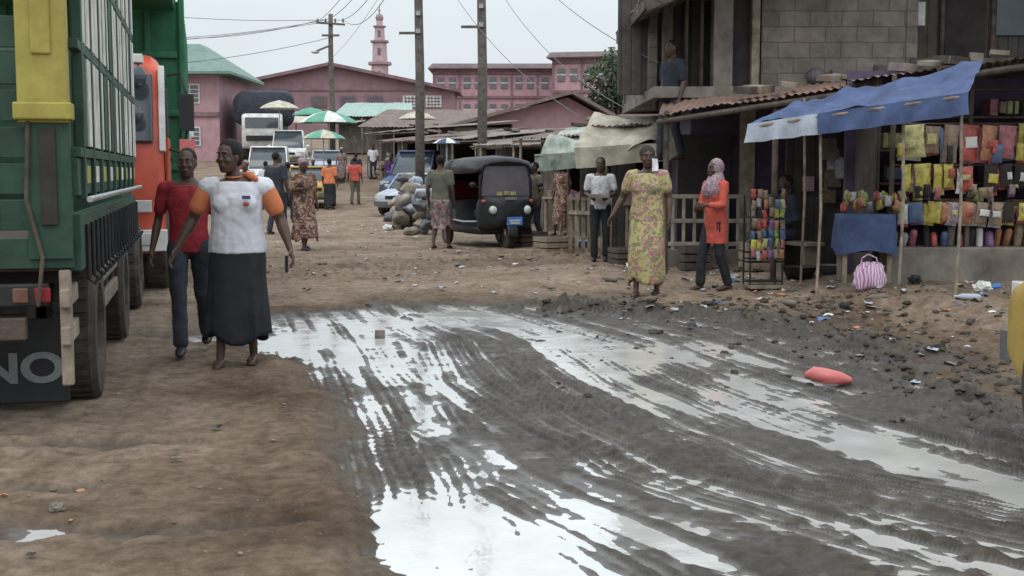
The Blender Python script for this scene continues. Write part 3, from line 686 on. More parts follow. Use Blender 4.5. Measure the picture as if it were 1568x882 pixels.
# ------------------------------------------------------------ auto rickshaw
def rickshaw(x,y,rot):
    o=Obj('auto_rickshaw',(x,y,gz(x,y)),rot)
    o.part('body',smooth=True)
    o.loft([rrect(-1.30,.14,.55,.80,.06),rrect(-1.26,.30,.42,.92,.10),rrect(-1.12,.44,.38,.98,.12),rrect(-.98,.52,.34,.98,.10),rrect(-.9,.54,.34,.9,.1)],'black')
    o.loft([rrect(-.95,.54,.26,.40,.05),rrect(.2,.62,.26,.42,.05),rrect(.3,.64,.26,.85,.08),rrect(1.15,.64,.28,.90,.1),rrect(1.25,.58,.34,.84,.1)],'black')
    o.part('canopy',smooth=True,solid=.02)
    def arch(y_,hw,z0,z1): 
        return [(-hw,y_,z0),(-hw*1.0,y_,z1-.18),(-hw*.9,y_,z1-.05),(-hw*.6,y_,z1),(0,y_,z1+.03),(hw*.6,y_,z1),(hw*.9,y_,z1-.05),(hw,y_,z1-.18),(hw,y_,z0)]
    o.loft([arch(-1.05,.50,1.50,1.58),arch(-.9,.56,1.40,1.66),arch(-.3,.62,1.38,1.70),arch(.35,.64,1.38,1.69)],'black',False,False)
    o.loft([arch(.35,.64,.85,1.69),arch(1.0,.64,.85,1.66),arch(1.22,.60,.85,1.55)],'black',False,False)
    o.quad((-.6,1.22,.85),(.6,1.22,.85),(.55,1.22,1.5),(-.55,1.22,1.5),'black')
    o.part('windscreen_frame',smooth=True)
    for sg in (-1,1):
        o.tube([(sg*.50,-1.0,.95),(sg*.49,-.98,1.3),(sg*.42,-1.0,1.55)],.028,'black',8); o.tube([(sg*.62,.3,.42),(sg*.62,.3,1.5)],.025,'black',8)
        o.tube([(sg*.54,-.9,.5),(sg*.60,-.3,.48),(sg*.62,.3,.5)],.02,'steel',8)
        o.ell((sg*.66,-1.05,1.18),(.07,.03,.05),'black')
        o.tube([(sg*.5,-1.0,1.1),(sg*.62,-1.05,1.16)],.01,'black',6)
    o.tube([(-.42,-1.0,1.56),(.42,-1.0,1.56)],.03,'black',8)
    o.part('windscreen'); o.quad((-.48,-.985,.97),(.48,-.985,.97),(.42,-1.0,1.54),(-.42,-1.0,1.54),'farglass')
    o.part('papers'); 
    for k,(xx,zz) in enumerate(((-.12,1.02),(.02,1.03),(.15,1.02))): o.box((xx,-1.0,zz),(.11,.004,.07),PK[6])
    o.part('lights',smooth=True)
    for sg in (-1,1):
        o.ell((sg*.33,-1.24,.72),(.085,.05,.085),'steel'); o.ell((sg*.33,-1.27,.72),(.07,.04,.07),'lamp')
        o.ell((sg*.46,-1.10,.88),(.05,.03,.03),'orange')
    o.part('number_plate',bevel=.005); o.box((.05,-1.36,.52),(.30,.012,.15),'plate'); o.box((.05,-1.368,.53),(.22,.006,.03),'white'); o.box((.05,-1.368,.485),(.18,.006,.03),'white')
    o.box((0,-1.30,.93),(.22,.02,.04),'steel')
    o.part('mudguard',smooth=True,solid=.01)
    o.loft([[(xx,-1.12+.30*math.cos(a),.24+.30*math.sin(a)) for xx in (-.10,-.07,0,.07,.10)] for a in [rad(d) for d in range(20,200,15)]],'black',False,False)
    o.part('wheels'); o.wheel((0,-1.12,.23),.23,.11,'plastic_grey',20); o.wheel((-.56,.85,.23),.23,.12,'plastic_grey',20); o.wheel((.56,.85,.23),.23,.12,'plastic_grey',20)
    o.cyl((-.05,-1.12,.25),(-.05,-1.0,.7),.02,'steel'); o.cyl((.05,-1.12,.25),(.05,-1.0,.7),.02,'steel')
    o.part('seats',bevel=.04); o.box((0,-.15,.62),(.6,.35,.16),'dark'); o.box((0,.85,.7),(1.1,.45,.18),'cred'); o.box((0,1.1,1.0),(1.1,.14,.45),'cred')
    o.part('handlebar',smooth=True); o.tube([(-.3,-.75,1.0),(0,-.85,.98),(.3,-.75,1.0)],.016,'black',6); o.tube([(0,-.85,.98),(0,-1.0,.5)],.02,'black',6)
    o.finish()
rickshaw(-.46,24.0,rad(20))

def car(name,x,y,z,rot,mat,sc=1.,van=False):
    o=Obj(name,(x,y,z),rot,sc)
    o.part('body',smooth=True)
    o.loft([rrect(-2.12,.62,.38,.60,.08),rrect(-2.05,.76,.30,.70,.1),rrect(-1.8,.82,.25,.76,.12),rrect(-.95,.85,.22,.90,.12),rrect(0,.86,.22,.93,.12),rrect(1.2,.86,.24,.94,.12),rrect(1.9,.82,.28,.9,.12),rrect(2.1,.72,.38,.82,.1)],mat)
    e=1.95 if van else 1.45
    t=1.75 if van else 1.40
    o.part('cabin_glass',smooth=True)
    o.loft([rrect(-1.05,.74,.84,.92,.03),rrect(-.4,.66,.84,t-.03,.10),rrect(e-.55,.66,.84,t-.03,.1),rrect(e,.7,.84,.96,.03)],'glass')
    o.part('roof',smooth=True)
    o.loft([rrect(-.50,.60,t-.05,t-.02,.01),rrect(-.35,.665,t-.07,t+.01,.03),rrect(e-.6,.665,t-.07,t+.02,.03),rrect(e-.45,.60,t-.05,t-.02,.01)],mat)
    for sg in (-1,1):
        o.tube([(sg*.74,-1.08,.9),(sg*.66,-.42,t-.03)],.03,mat,6); o.tube([(sg*.71,e+.02,.93),(sg*.655,e-.52,t-.03)],.035,mat,6); o.tube([(sg*.76,.3,.9),(sg*.672,.3,t-.03)],.03,mat,6)
        o.ell((sg*.9,-.85,.98),(.09,.05,.06),mat)
    o.part('trim',bevel=.01)
    for sg in (-1,1): o.box((sg*.58,-2.06,.63),(.30,.08,.13),'lamp'); o.box((sg*.62,2.06,.72),(.24,.08,.14),'redp')
    o.box((0,-2.1,.60),(.7,.06,.12),'black'); o.box((0,-2.1,.40),(1.5,.12,.14),'plastic_grey'); o.box((0,2.1,.42),(1.5,.12,.14),'plastic_grey'); o.box((0,-2.17,.42),(.45,.01,.11),'yellow')
    o.part('wheels')
    for sg in (-1,1):
        for yy in (-1.35,1.3): o.wheel((sg*.76,yy,.31),.31,.2,'steel',20)
    o.finish()
car('yellow_taxi',3.52,4.1,.05,rad(180),'taxi',1.18)
car('taxi',-7.35,45,gz(-7.35,45),rad(12),'taxi')
car('minibus',-10.9,56,gz(-10.9,56),rad(8),'white',1.15,True)
car('minibus',-12.5,70,gz(-12.5,70),rad(8),'white',1.15,True)
car('car',-9.2,62,gz(-9.2,62),rad(10),'palecloth',1.,False)
car('blue_van',-3.6,49,gz(-3.6,49),rad(-15),'blue',1.1,True)
car('car',-14.2,50,gz(-14.2,50),rad(10),'white',1.,False)
car('car',-3.0,41,gz(-3.0,41),rad(-20),'palecloth',.95,False)
o=Obj('tarpaulin_covered_lorry',(-15.0,76,gz(-15.0,76)),rad(8))
o.part('cab',smooth=True); o.loft([rrect(-3.6,1.1,.7,1.9,.15),rrect(-3.4,1.15,.6,2.6,.15),rrect(-2.0,1.15,.6,2.7,.15)],'white')
o.part('windscreen'); o.box((0,-3.58,2.1),(1.9,.06,.6),'glass',rot=(rad(-10),0,0)); o.box((0,-3.68,1.2),(1.8,.06,.3),'black')
o.part('cargo_bed',bevel=.03); o.box((0,.6,1.7),(2.5,5,1.2),'green')
o.part('tarpaulin',smooth=True); o.loft([rrect(-2.1,1.5,2.0,3.2,.5),rrect(-1.9,1.75,2.0,3.9,.6),rrect(0.5,1.75,2.0,4.2,.6),rrect(3,1.5,2.0,3.6,.6)],'cjean')
o.part('wheels'); [o.wheel((sx_,yy,.5),.5,.3) for sx_ in (-1,1) for yy in (-2.7,1.8)]
o.finish()

# ------------------------------------------------------------ poles and wires
def pole(x,y,h,r,name='utility_pole',arm=False):
    z0=gz(x,y); o=Obj(name,(x,y,z0)); o.part('shaft',smooth=True)
    o.tube([(0,0,-.3),(.03,0,h*.4),(-.02,0,h*.75),(0,0,h)],[r*1.15,r*1.05,r*.92,r*.8],'pole',14,False)
    o.part('hardware')
    if arm:
        o.box((0,-.12,h-.5),(1.5,.1,.1),'pole',rot=(0,rad(4),0)); o.box((0,-.12,h-1.1),(.9,.1,.1),'pole')
        for xx in (-.65,-.25,.25,.65): o.cyl((xx,-.12,h-.45),(xx,-.12,h-.25),.05,'cement')
        o.tube([(-.75,-.1,h-1.9),(0,-.12,h-1.6)],.05,'pole',6); o.ell((-.8,-.1,h-1.95),(.22,.12,.08),'steel')
    else:
        for k,zz in enumerate((5.9,5.4,6.6)): o.box((0,-.16,zz),(.12,.1,.12),'steel')
        o.box((-.3,-.1,5.35),(.5,.07,.07),'pole')
    o.finish(); return z0+h
pole(-2.67,36,10.5,.125); pole(-.84,34.5,10.5,.125); zc=pole(-9.35,65,8.2,.14,arm=True)
def wires(name,L,r=.012):
    cu=bpy.data.curves.new(name,'CURVE'); cu.dimensions='3D'; cu.bevel_depth=r
    for a,b_,sag in L:
        sp=cu.splines.new('POLY'); n=20; sp.points.add(n)
        for i in range(n+1):
            t=i/n; p=Vector(a).lerp(Vector(b_),t); p.z-=sag*4*t*(1-t); sp.points[i].co=(*p,1)
    ob=bpy.data.objects.new(name,cu); col.objects.link(ob); cu.materials.append(M['plastic_grey'])
Ct=[(-9.9,65,zc-.3),(-9.6,65,zc-.3),(-9.1,65,zc-.3),(-8.7,65,zc-.3)]
A=[(-2.67,36,9.9),(-2.67,36,9.4),(-2.67,36,8.9),(-2.67,36,8.2)]; Bp=[(-.84,34.5,z_) for z_ in (9.8,9.2,8.6,7.2)]
L=[(Ct[i],A[i],.5+.2*i) for i in range(4)]+[(Ct[0],(-30,90,12),1),(Ct[1],(-30,75,10),.8),(Ct[2],(-26,60,7.5),.5)]
L+=[(Ct[1],(-38,72,14),1.2),((-9.4,65,zc-1.2),(-22,50,5.5),.6)]
wires('power_line',L,.014)
L=[(A[i],Bp[i],.1) for i in range(4)]+[(Bp[0],(3.2,18,4.6),.3),(Bp[1],(2.0,18.2,3.9),.5),(Bp[2],(2.1,18,3.0),.5),(Bp[3],(1.9,21,2.5),.5),(Bp[0],(9,12,7),.3),(A[3],(1.2,22,2.4),.6),(A[0],(8,20,7.5),.3),(A[1],(-1.5,20,6.2),.3),(A[3],(-9.5,64,6.9),.4)]
wires('power_line',L,.007)

# ------------------------------------------------------------ buildings
def win(o,x,z,w,h,y,frame='white',louv=True):
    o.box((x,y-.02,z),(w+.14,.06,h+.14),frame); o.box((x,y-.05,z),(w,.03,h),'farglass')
    if louv:
        for k in range(1,4): o.box((x,y-.075,z-h/2+h*k/4),(w,.02,.04),frame)
        o.box((x,y-.08,z),(.05,.02,h),frame)
o=Obj('maroon_hall',(-17.3,120,3.9)); W=23.2
o.part('walls'); o.box((0,5,2.7),(W,10,5.4),'maroon')
o.add([(-W/2,0,5.4),(W/2,0,5.4),(0,0,7.6)],[(0,1,2)],'maroon')
o.part('roof'); 
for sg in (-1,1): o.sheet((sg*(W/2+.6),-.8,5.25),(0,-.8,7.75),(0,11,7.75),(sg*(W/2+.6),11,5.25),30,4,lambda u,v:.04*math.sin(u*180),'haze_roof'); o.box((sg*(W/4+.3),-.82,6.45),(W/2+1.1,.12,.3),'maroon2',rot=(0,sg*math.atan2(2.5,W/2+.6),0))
o.part('windows')
for k,xx in enumerate((-10,-8,-5.5,-1.2,1.6,4.2,7.6,9.8)):
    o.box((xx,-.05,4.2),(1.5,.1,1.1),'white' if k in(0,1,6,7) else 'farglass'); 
    for q in range(4): o.box((xx-.48+q*.32,-.12,4.2),(.06,.06,1.0),'maroon2'); 
    for q in range(3): o.box((xx,-.12,3.9+q*.3),(1.3,.06,.06),'maroon2')
o.part('trim'); o.box((0,-.06,5.3),(W,.1,.18),'maroon2'); o.box((0,-.06,3.3),(W,.1,.12),'maroon2')
o.finish()
o=Obj('minaret',(-17.35,165,6))
o.part('shaft',bevel=.05)
def octo(z,r): return [(r*math.cos(rad(22.5+45*i)),r*math.sin(rad(22.5+45*i)),z) for i in range(8)]
o.loft([octo(0,1.25),octo(9.3,1.15)],'minpink'); o.loft([octo(9.3,1.6),octo(9.7,1.6)],'minring'); o.loft([octo(9.7,1.05),octo(12.2,.95)],'minpink')
o.loft([octo(12.2,1.25),octo(12.5,1.25)],'minring'); o.loft([octo(12.5,.72),octo(14.2,.65)],'minpink'); o.loft([octo(14.2,.9),octo(14.4,.9)],'minring')
o.loft([octo(14.4,.45),octo(15.2,.42)],'minpink')
o.part('dome',smooth=True); o.ell((0,0,15.4),(.52,.52,.6),'minring'); o.cyl((0,0,15.9),(0,0,17.3),.08,'minring',.03); o.ell((0,0,16.4),(.16,.16,.16),'minring')
o.part('openings')
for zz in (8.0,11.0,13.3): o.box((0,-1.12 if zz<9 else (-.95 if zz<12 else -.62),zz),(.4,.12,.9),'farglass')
for zz in (2,4.3,6.6): o.box((0,0,zz),(2.45,2.45,.15),'minring')
o.finish()
def pinkblock(name,x,y,z,w,h,d,nw,roof=.6,rot=0):
    o=Obj(name,(x,y,z),rot); o.part('walls'); o.box((0,d/2,h/2),(w,d,h),'pink')
    o.part('trim'); o.box((0,-.1,h*.48),(w+.1,.2,.3),'maroon2'); o.box((0,-.1,h-.5),(w+.1,.22,.25),'maroon2')
    for k in range(nw+1): o.box((-w/2+w*k/nw,-.08,h/2),(.22,.16,h-.4),'maroon2')
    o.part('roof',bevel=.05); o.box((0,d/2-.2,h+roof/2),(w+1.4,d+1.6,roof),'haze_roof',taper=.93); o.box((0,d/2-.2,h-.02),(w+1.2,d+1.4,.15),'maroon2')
    o.part('windows')
    for fl in (.25,.74):
        for k in range(nw):
            xx=-w/2+w*(k+.5)/nw
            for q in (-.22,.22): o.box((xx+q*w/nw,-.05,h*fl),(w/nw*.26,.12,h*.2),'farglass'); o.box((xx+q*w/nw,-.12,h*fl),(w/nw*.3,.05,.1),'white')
    o.finish()
pinkblock('pink_school_block',-1.6,150,7.2,15.5,6.4,8,5)
pinkblock('pink_school_wing',11.0,140,6.9,13,7.2,8,4,rot=rad(-12))
o=Obj('green_roofed_house',(-20.6,74,2.0)); o.part('walls'); o.box((0,4,2.6),(6.6,8,5.2),'pink'); o.box((0,-.05,2.8),(6.6,.2,.25),'maroon2')
o.part('roof'); o.loft([[(-4.2,-1,5.1),(4.2,-1,5.1),(4.2,9,5.1),(-4.2,9,5.1)],[(-4.2,-1,5.25),(4.2,-1,5.25),(4.2,9,5.25),(-4.2,9,5.25)],[(-1.5,3,7.2),(1.5,3,7.2),(1.5,5,7.2),(-1.5,5,7.2)]],'greenroof')
o.part('windows'); win(o,1.6,4,1,1,-.02); win(o,-1.2,4,1,1,-.02); win(o,1.6,1.5,1,1,-.02); o.finish()
for k,(x,y,w,h) in enumerate(((-30,95,12,6),(-45,110,14,7),(24,60,12,5.5),(20,95,16,6),(36,120,20,8),(-26,56,7,4.5))):
    o=Obj('town_house',(x,y,float(np.interp(y,PY,PZ))-.3)); o.part('walls'); o.box((0,4,h/2),(w,8,h),('pink','cement','maroon')[k%3])
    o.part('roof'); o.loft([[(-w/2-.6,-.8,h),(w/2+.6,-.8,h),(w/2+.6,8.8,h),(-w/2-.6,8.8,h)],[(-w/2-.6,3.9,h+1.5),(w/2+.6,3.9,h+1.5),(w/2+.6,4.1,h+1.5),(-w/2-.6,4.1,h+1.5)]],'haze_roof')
    o.part('windows')
    for q in range(3): win(o,-w/2+w*(q+.5)/3,h*.6,1.2,1.1,-.02)
    o.finish()
o=Obj('brown_roofed_house',(1.2,62,.8),rad(10)); 
o.part('walls'); o.box((0,5,1.4),(9,10,2.8),'pink'); o.add([(-4.5,0,2.8),(4.5,0,2.8),(1.6,0,4.3)],[(0,1,2)],'pink')
o.part('roof'); o.corr((-5.2,-1,2.6),(-5.2,11,2.6),(1.6,11,4.5),(1.6,-1,4.5),'rust2',.25,.02); o.corr((5.2,-1,2.6),(5.2,11,2.6),(1.6,11,4.5),(1.6,-1,4.5),'rust2',.25,.02)
o.box((-1.8,-1.02,3.55),(7.1,.08,.16),'rust2',rot=(0,-rad(15.6),0)); o.box((3.4,-1.02,3.55),(4.1,.08,.16),'rust2',rot=(0,rad(27.8),0)); o.finish()
o=Obj('brown_roofed_house',(-4.6,74,1.6),rad(4)); o.part('walls'); o.box((0,5,1.3),(8,8,2.6),'cement')
o.part('roof'); o.corr((-4.5,-1,2.4),(4.5,-1,2.4),(3.9,5,3.7),(-2.9,5,3.7),'rust2',.25,.02); o.finish()
o=Obj('pale_green_roofed_shed',(-8.9,80,2.6)); o.part('walls'); o.box((0,3,1.2),(4.4,6,2.4),'cement'); o.part('roof'); o.corr((-2.6,-.6,2.3),(2.6,-.6,2.3),(2.2,4,3.4),(-2.2,4,3.4),'paleroof',.2,.02); o.finish()
o=Obj('market_canopy',(-11.9,80,2.4)); o.part('roof'); o.sheet((-2.6,-1,2.2),(2.6,-1,2.2),(2.4,3,3.0),(-2.4,3,3.0),12,6,lambda u,v:-.2*math.sin(u*3.14),'cream')
o.part('posts'); [o.cyl((a,b_,0),(a,b_,2.4),.05,'wood') for a in (-2.4,2.4) for b_ in (-.8,2.8)]; o.finish()

def shack(name,x,y,rot,w,d,h,roof='zinc',wall='plankd',awn=None,rise=.35,over=.9,counter=True,goods=True):
    z0=gz(x,y)-.05; o=Obj(name,(x,y,z0),rot)
    o.part('walls',bevel=.004)
    o.box((-w/2,d/2,h/2),(.06,d,h),wall); o.box((w/2,d/2,h/2),(.06,d,h),wall); o.box((0,d,h/2+.1),(w,.06,h+.2),wall)
    o.box((-w*.40,0,h/2),(w*.18,.05,h),wall); o.box((w*.38,0,h/2),(w*.22,.05,h),wall)
    o.box((0,.02,h-.12),(w,.05,.24),wall); o.box((0,.0,.38),(w*.62,.06,.76),wall)
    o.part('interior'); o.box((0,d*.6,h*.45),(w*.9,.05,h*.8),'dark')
    for k in range(3): o.box((0,d*.5,.7+k*.45),(w*.8,.25,.03),'wood')
    if goods:
        for k in range(3):
            for q in range(int(w*3)): o.box((-w*.38+q*.27+R.uniform(-.05,.05),d*.48,.82+k*.45),(R.uniform(.1,.2),.12,R.uniform(.12,.26)),R.choice(PK))
    if counter: o.part('counter',bevel=.01); o.box((0,-.3,.80),(w*.7,.6,.05),'wood'); [o.box((a,-.5,.4),(.06,.06,.8),'wood') for a in (-w*.32,w*.32)]
    if goods and counter:
        for q in range(int(w*5)): o.box((-w*.33+q*w*.66/(w*5),-.3+R.uniform(-.2,.2),.90),(.12,.12,R.uniform(.08,.2)),R.choice(PK+[M['wood'],M['sack'],M['white']]),rot=(0,0,R.random()))
    o.part('roof'); 
    o.corr((-w/2-.25,-over,h-.12),(w/2+.25,-over,h-.12+R.uniform(-.1,.1)),(w/2+.2,d+.3,h+rise),(-w/2-.2,d+.3,h+rise),roof)
    o.part('posts',bevel=.005)
    for a in (-w/2,-w*.1,w/2): o.tube([(a,-over+.1,0),(a+R.uniform(-.05,.05),-over+.1,h-.1)],.035,'wood',8)
    o.tube([(-w/2-.2,-over+.1,h-.17),(w/2+.2,-over+.1,h-.17)],.03,'wood',8)
    for q in range(4): o.box((R.uniform(-w/2,w/2),R.uniform(0,d),h+rise*.5+.08),(R.uniform(.2,.5),R.uniform(.2,.5),.08),R.choice([M['wood'],M['cement'],M['rubber']]),rot=(.1,.1,R.random()*3))
    if awn:
        o.part('awning',smooth=True); s_=R.random()*9
        f=lambda u,v:.16*mno.noise(Vector((u*4+s_,v*3,1)))+.06*mno.noise(Vector((u*11+s_,v*8,1)))-.16*math.sin(u*math.pi*2.5)**2*v
        e=lambda u,v:.06*math.sin(u*17+s_)+.10*v*mno.noise(Vector((u*6+s_,0,3)))
        o.sheet((-w/2-.3,-.1,h+.10),(w/2+.3,-.1,h),(w/2+.35,-over-.7,h-.35),(-w/2-.35,-over-.7,h-.5),36,18,f,awn)
        o.sheet((-w/2-.35,-over-.7,h-.5),(w/2+.35,-over-.7,h-.35),(w/2+.33,-over-.66,h-.58),(-w/2-.33,-over-.66,h-.85),36,4,e,awn)
    o.finish()
shack('market_stall',-4.6,60,rad(-60),8,3,2.6,'zinc','plankd')
shack('market_stall',-3.6,52,rad(-62),6,3,2.5,'rust2','plankm')
shack('market_stall',-1.2,46,rad(-58),6,3,2.5,'zinc','plankd')
shack('market_stall',.9,39.5,rad(-55),5,3,2.4,'rust2','plankm')
shack('market_stall',.9,33.5,rad(-50),3.6,2.6,2.3,'zinc','plankd')
shack('market_stall',1.9,29,rad(-42),3.2,2.6,2.3,'rust2','plankm')
shack('market_stall',2.6,25.4,rad(-35),2.8,2.4,2.2,'zinc','plankd',awn='greentarp',over=.6)
shack('market_stall',2.85,21.6,rad(-20),2.3,2.4,2.25,'rust','plankd',awn='cream',over=.5)

# two storey block house
o=Obj('two_storey_block_house',(0,0,0))
o.part('ground_floor_walls'); o.box((5.6,20.9,1.25),(5.8,4,2.5),'purple'); o.box((7.8,18.86,1.2),(1.2,.1,2.4),'cement'); o.box((3.55,18.86,1.2),(.22,.12,2.5),'pale'); 
for xx in (2.9,4.6): o.box((xx,18.84,1.0),(.8,.08,2.0),'dark')
o.part('floor_slab',bevel=.01); o.box((5.4,20.2,2.56),(6.8,5.0,.16),'cement')
o.part('upper_walls')
o.box((4.6,18.08,3.75),(2.06,.16,2.2),'block'); o.box((5.72,18.3,3.75),(.16,.6,2.2),'block')
o.box((2.55,19.0,3.6),(1.9,.12,2.0),'plankd'); o.box((7.2,18.7,3.9),(3.0,.12,2.5),'plankd')
o.box((2.75,18.1,4.15),(1.0,.12,.5),'pale'); o.box((8.75,20,3.7),(.14,4,2.1),'block'); o.box((5.4,22.5,3.7),(6.8,.14,2.2),'block'); o.box((2.1,20.6,3.7),(.12,3.8,2.1),'block')
o.part('columns',bevel=.02)
o.box((3.0,18.0,3.5),(.28,.28,2.1),'cement'); o.box((2.22,18.0,3.25),(.14,.16,2.2),'dwood'); o.box((3.48,18.05,3.6),(.12,.2,2.0),'wood')
for xx in (2.5,2.72): o.box((xx,18.05,3.3),(.05,.08,1.6),'dwood')
for xx in (5.95,6.35,7.1,7.9): o.box((xx,18.6,3.6),(.07,.08,2.1),'dwood')
o.box((8.6,18.0,3.6),(.2,.2,2.1),'cement')
o.part('low_parapet'); o.box((7.2,18.0,2.85),(3.0,.08,.42),'dwood')
o.part('notice'); o.box((5.98,18.5,3.75),(.16,.02,.34),'white')
o.part('doors'); o.box((3.28,18.12,3.4),(.28,.05,1.7),'dark'); o.box((6.7,18.62,3.5),(.6,.04,1.6),'dark'); o.box((7.5,18.62,3.8),(.7,.04,.7),'glass')
o.part('roof'); 
rx0,rz0,rx1,rz1=1.78,3.78,6.2,5.6
o.corr((rx0,16.9,rz0),(rx0,21.6,rz0),(rx1,21.6,rz1),(rx1,16.9,rz1),'rust2'); o.corr((10.6,16.9,3.7),(10.6,23.5,3.7),(rx1,23.5,rz1),(rx1,16.9,rz1),'rust2')
o.part('fascia_and_soffit',bevel=.004)
an_=math.atan2(rz1-rz0,rx1-rx0); LL=math.hypot(rz1-rz0,rx1-rx0)
o.box(((rx0+rx1)/2,16.95,(rz0+rz1)/2-.10),(LL,.05,.20),'dwood',rot=(0,-an_,0)); o.box((rx0+.03,19.25,rz0-.07),(.05,4.6,.18),'dwood')
for k in range(6): o.box(((rx0+rx1)/2,17.1+k*.8,(rz0+rz1)/2-.1),(LL,.06,.10),'wood',rot=(0,-an_,0))
o.part('laundry_and_clutter',bevel=.02)
o.box((4.9,17.95,2.72),(.5,.2,.14),'wood'); o.box((5.3,17.9,2.85),(.3,.06,.22),'dwood'); o.ell((4.35,17.95,2.80),(.14,.12,.13),'plastic_grey'); o.box((4.6,17.93,2.78),(.1,.1,.24),'plastic_grey')
o.finish()
o=Obj('corrugated_porch',(0,0,0)); o.part('roof_sheets')
o.corr((1.95,16.6,2.18),(4.1,14.9,2.46),(5.2,18.15,2.74),(2.2,18.3,2.52),'rust',.1,.012,.06)
o.corr((4.0,14.95,2.50),(6.6,12.9,2.80),(8.6,18.0,2.95),(5.1,18.1,2.78),'rust2',.1,.012,.06)
o.part('beams',bevel=.004); o.tube([(1.95,16.65,2.10),(6.6,12.95,2.72)],.04,'dwood',8); o.tube([(2.5,17.6,2.36),(7.5,14.9,2.75)],.04,'dwood',8)
for (a,b_) in ((2.05,16.6),(3.3,15.65),(4.6,15.9),(6.5,13.1),(7.6,15.6)): o.tube([(a,b_,0),(a,b_,2.2+.14*(a-1.9))],.04,'dwood',8)
o.part('roof_clutter'); 
for k in range(12):
    t=R.random(); o.box((2.4+4.2*t,16.9-2.6*t,2.42+.52*t),(R.uniform(.2,.6),R.uniform(.1,.3),R.uniform(.05,.12)),R.choice([M['wood'],M['cement'],M['rubber'],M['zinc']]),rot=(.1,-.1,R.random()*3))
o.finish()
# provision kiosk with goods
o=Obj('provision_kiosk',(0,0,0))
o.part('walls'); o.box((5.9,15.75,1.35),(3.4,.08,2.7),'purple'); o.box((4.35,15.3,1.3),(.06,.9,2.5),'plankd'); o.box((7.6,15.2,1.3),(.08,1.2,2.6),'plankd')
o.part('counter',bevel=.02); o.box((5.75,14.75,.28),(2.7,.5,.56),'cement')
o.part('frame',bevel=.004)
for xx in (4.45,5.35,6.25,7.1): o.box((xx,14.6,1.55),(.05,.05,2.0),'dwood')
for zz in (1.08,1.52,2.0,2.4): o.cyl((4.45,14.60,zz),(7.1,14.60,zz),.012,'dwood',n=6)
o.part('shelves',bevel=.004)
for zz in (.9,1.3,1.7,2.1): o.box((5.75,15.3,zz),(2.7,.3,.03),'dwood')
o.part('hanging_packets',smooth=True)
POOL=PK+[PK[0],PK[0],PK[1],PK[3],PK[8],PK[5],M['cplaid'],M['cscarf'],M['dark']]
for row,(zt_,zh,wm) in enumerate(((2.0,.40,.26),(1.54,.34,.22),(1.10,.26,.19),(1.78,.2,.12),(1.3,.16,.11))):
    xx=4.50; rowc=R.choice(POOL)
    while xx<7.0:
        w=wm*R.uniform(.7,1.15)
        if R.random()<.7: rowc=R.choice(POOL)
        if R.random()<(.94 if row<3 else .45):
            hh=zh*R.uniform(.75,1.1); off=R.uniform(0,.04)
            for q in range(2): o.pillow((xx+w/2+R.uniform(-.03,.03),14.53+.05*q-.03*(row>2),zt_-hh/2-off-.03*q),w*R.uniform(.85,1),hh,.05,rowc if q==0 else R.choice(POOL),R.uniform(-.4,.4),R.uniform(-.13,.13))
            if R.random()<.65: o.pillow((xx+w/2+R.uniform(-.02,.02),14.485,zt_-hh*.5-off+R.uniform(-.04,.04)),w*R.uniform(.35,.7),hh*R.uniform(.2,.4),.015,R.choice([M['white'],PK[0],PK[1],PK[6],PK[7]]),0,R.uniform(-.15,.15))
        xx+=w*R.uniform(.8,1.12)
o.part('jars',smooth=True)
for q in range(22): xx=4.55+q*.11+R.uniform(-.03,.03); h_=R.uniform(.08,.24); o.tube([(xx,14.65+R.uniform(0,.15),.58),(xx,14.7,.58+h_)],R.uniform(.03,.055),R.choice(PK+[M['cement'],M['white'],M['dark'],M['sack']]),10)
o.part('stacked_boxes',bevel=.01)
for q in range(60): o.box((4.55+R.random()*2.5,15.3,(.9,1.3,1.7,2.1)[q%4]+.12),(R.uniform(.08,.25),.2,R.uniform(.14,.24)),R.choice(PK+[M['wood']]*5+[M['dark']]*4),rot=(0,0,R.random()*.4))
o.finish()
o=Obj('shop_front_posters'); o.part('posters',bevel=.004)
for k in range(18):
    xx=3.95+R.random()*1.2; zz=.9+R.random()*1.25; o.box((xx,17.1+.01*k,zz),(R.uniform(.12,.24),.01,R.uniform(.16,.34)),R.choice([M['cprint'],M['cplaid'],M['pink'],PK[4],M['dark'],M['cement'],PK[9]]))
o.part('panel'); o.box((4.6,17.3,1.1),(1.6,.08,2.2),'plankd'); o.finish()
o=Obj('blue_tarpaulin_awning'); o.part('canopy',smooth=True)
ff=lambda u,v:.07*mno.noise(Vector((u*5,v*3,4)))+.03*mno.noise(Vector((u*16,v*7,4)))-.12*math.sin(u*math.pi*3)**2*(v*(1-v)*3)
o.sheet((3.45,15.1,2.28),(4.95,13.2,2.60),(4.46,12.25,2.22),(2.62,13.9,1.97),48,18,ff,'blue')
o.part('valance',smooth=True)
o.sheet((2.62,13.9,1.97),(3.25,13.33,2.06),(3.27,13.30,1.84),(2.60,13.9,1.76),14,5,lambda u,v:.035*math.sin(u*16+v)*(v+.2),'palecloth')
o.sheet((3.25,13.33,2.06),(4.46,12.25,2.22),(4.47,12.22,2.0),(3.27,13.30,1.84),24,5,lambda u,v:.03*math.sin(u*26+v*2)*(v+.2),'blue')
o.sheet((3.45,15.1,2.28),(2.62,13.9,1.97),(2.60,13.9,1.78),(3.43,15.1,2.10),14,4,lambda u,v:.03*math.sin(u*18)*(v+.2),'palecloth')
o.part('posts')
for a,b_,c_ in ((3.3,13.4,2.05),(4.0,12.8,2.12),(3.5,15.0,2.3),(4.43,12.35,2.2)): o.tube([(a,b_,0),(a+.03,b_,c_*.5),(a+.0,b_,c_)],.016,'wood',8)
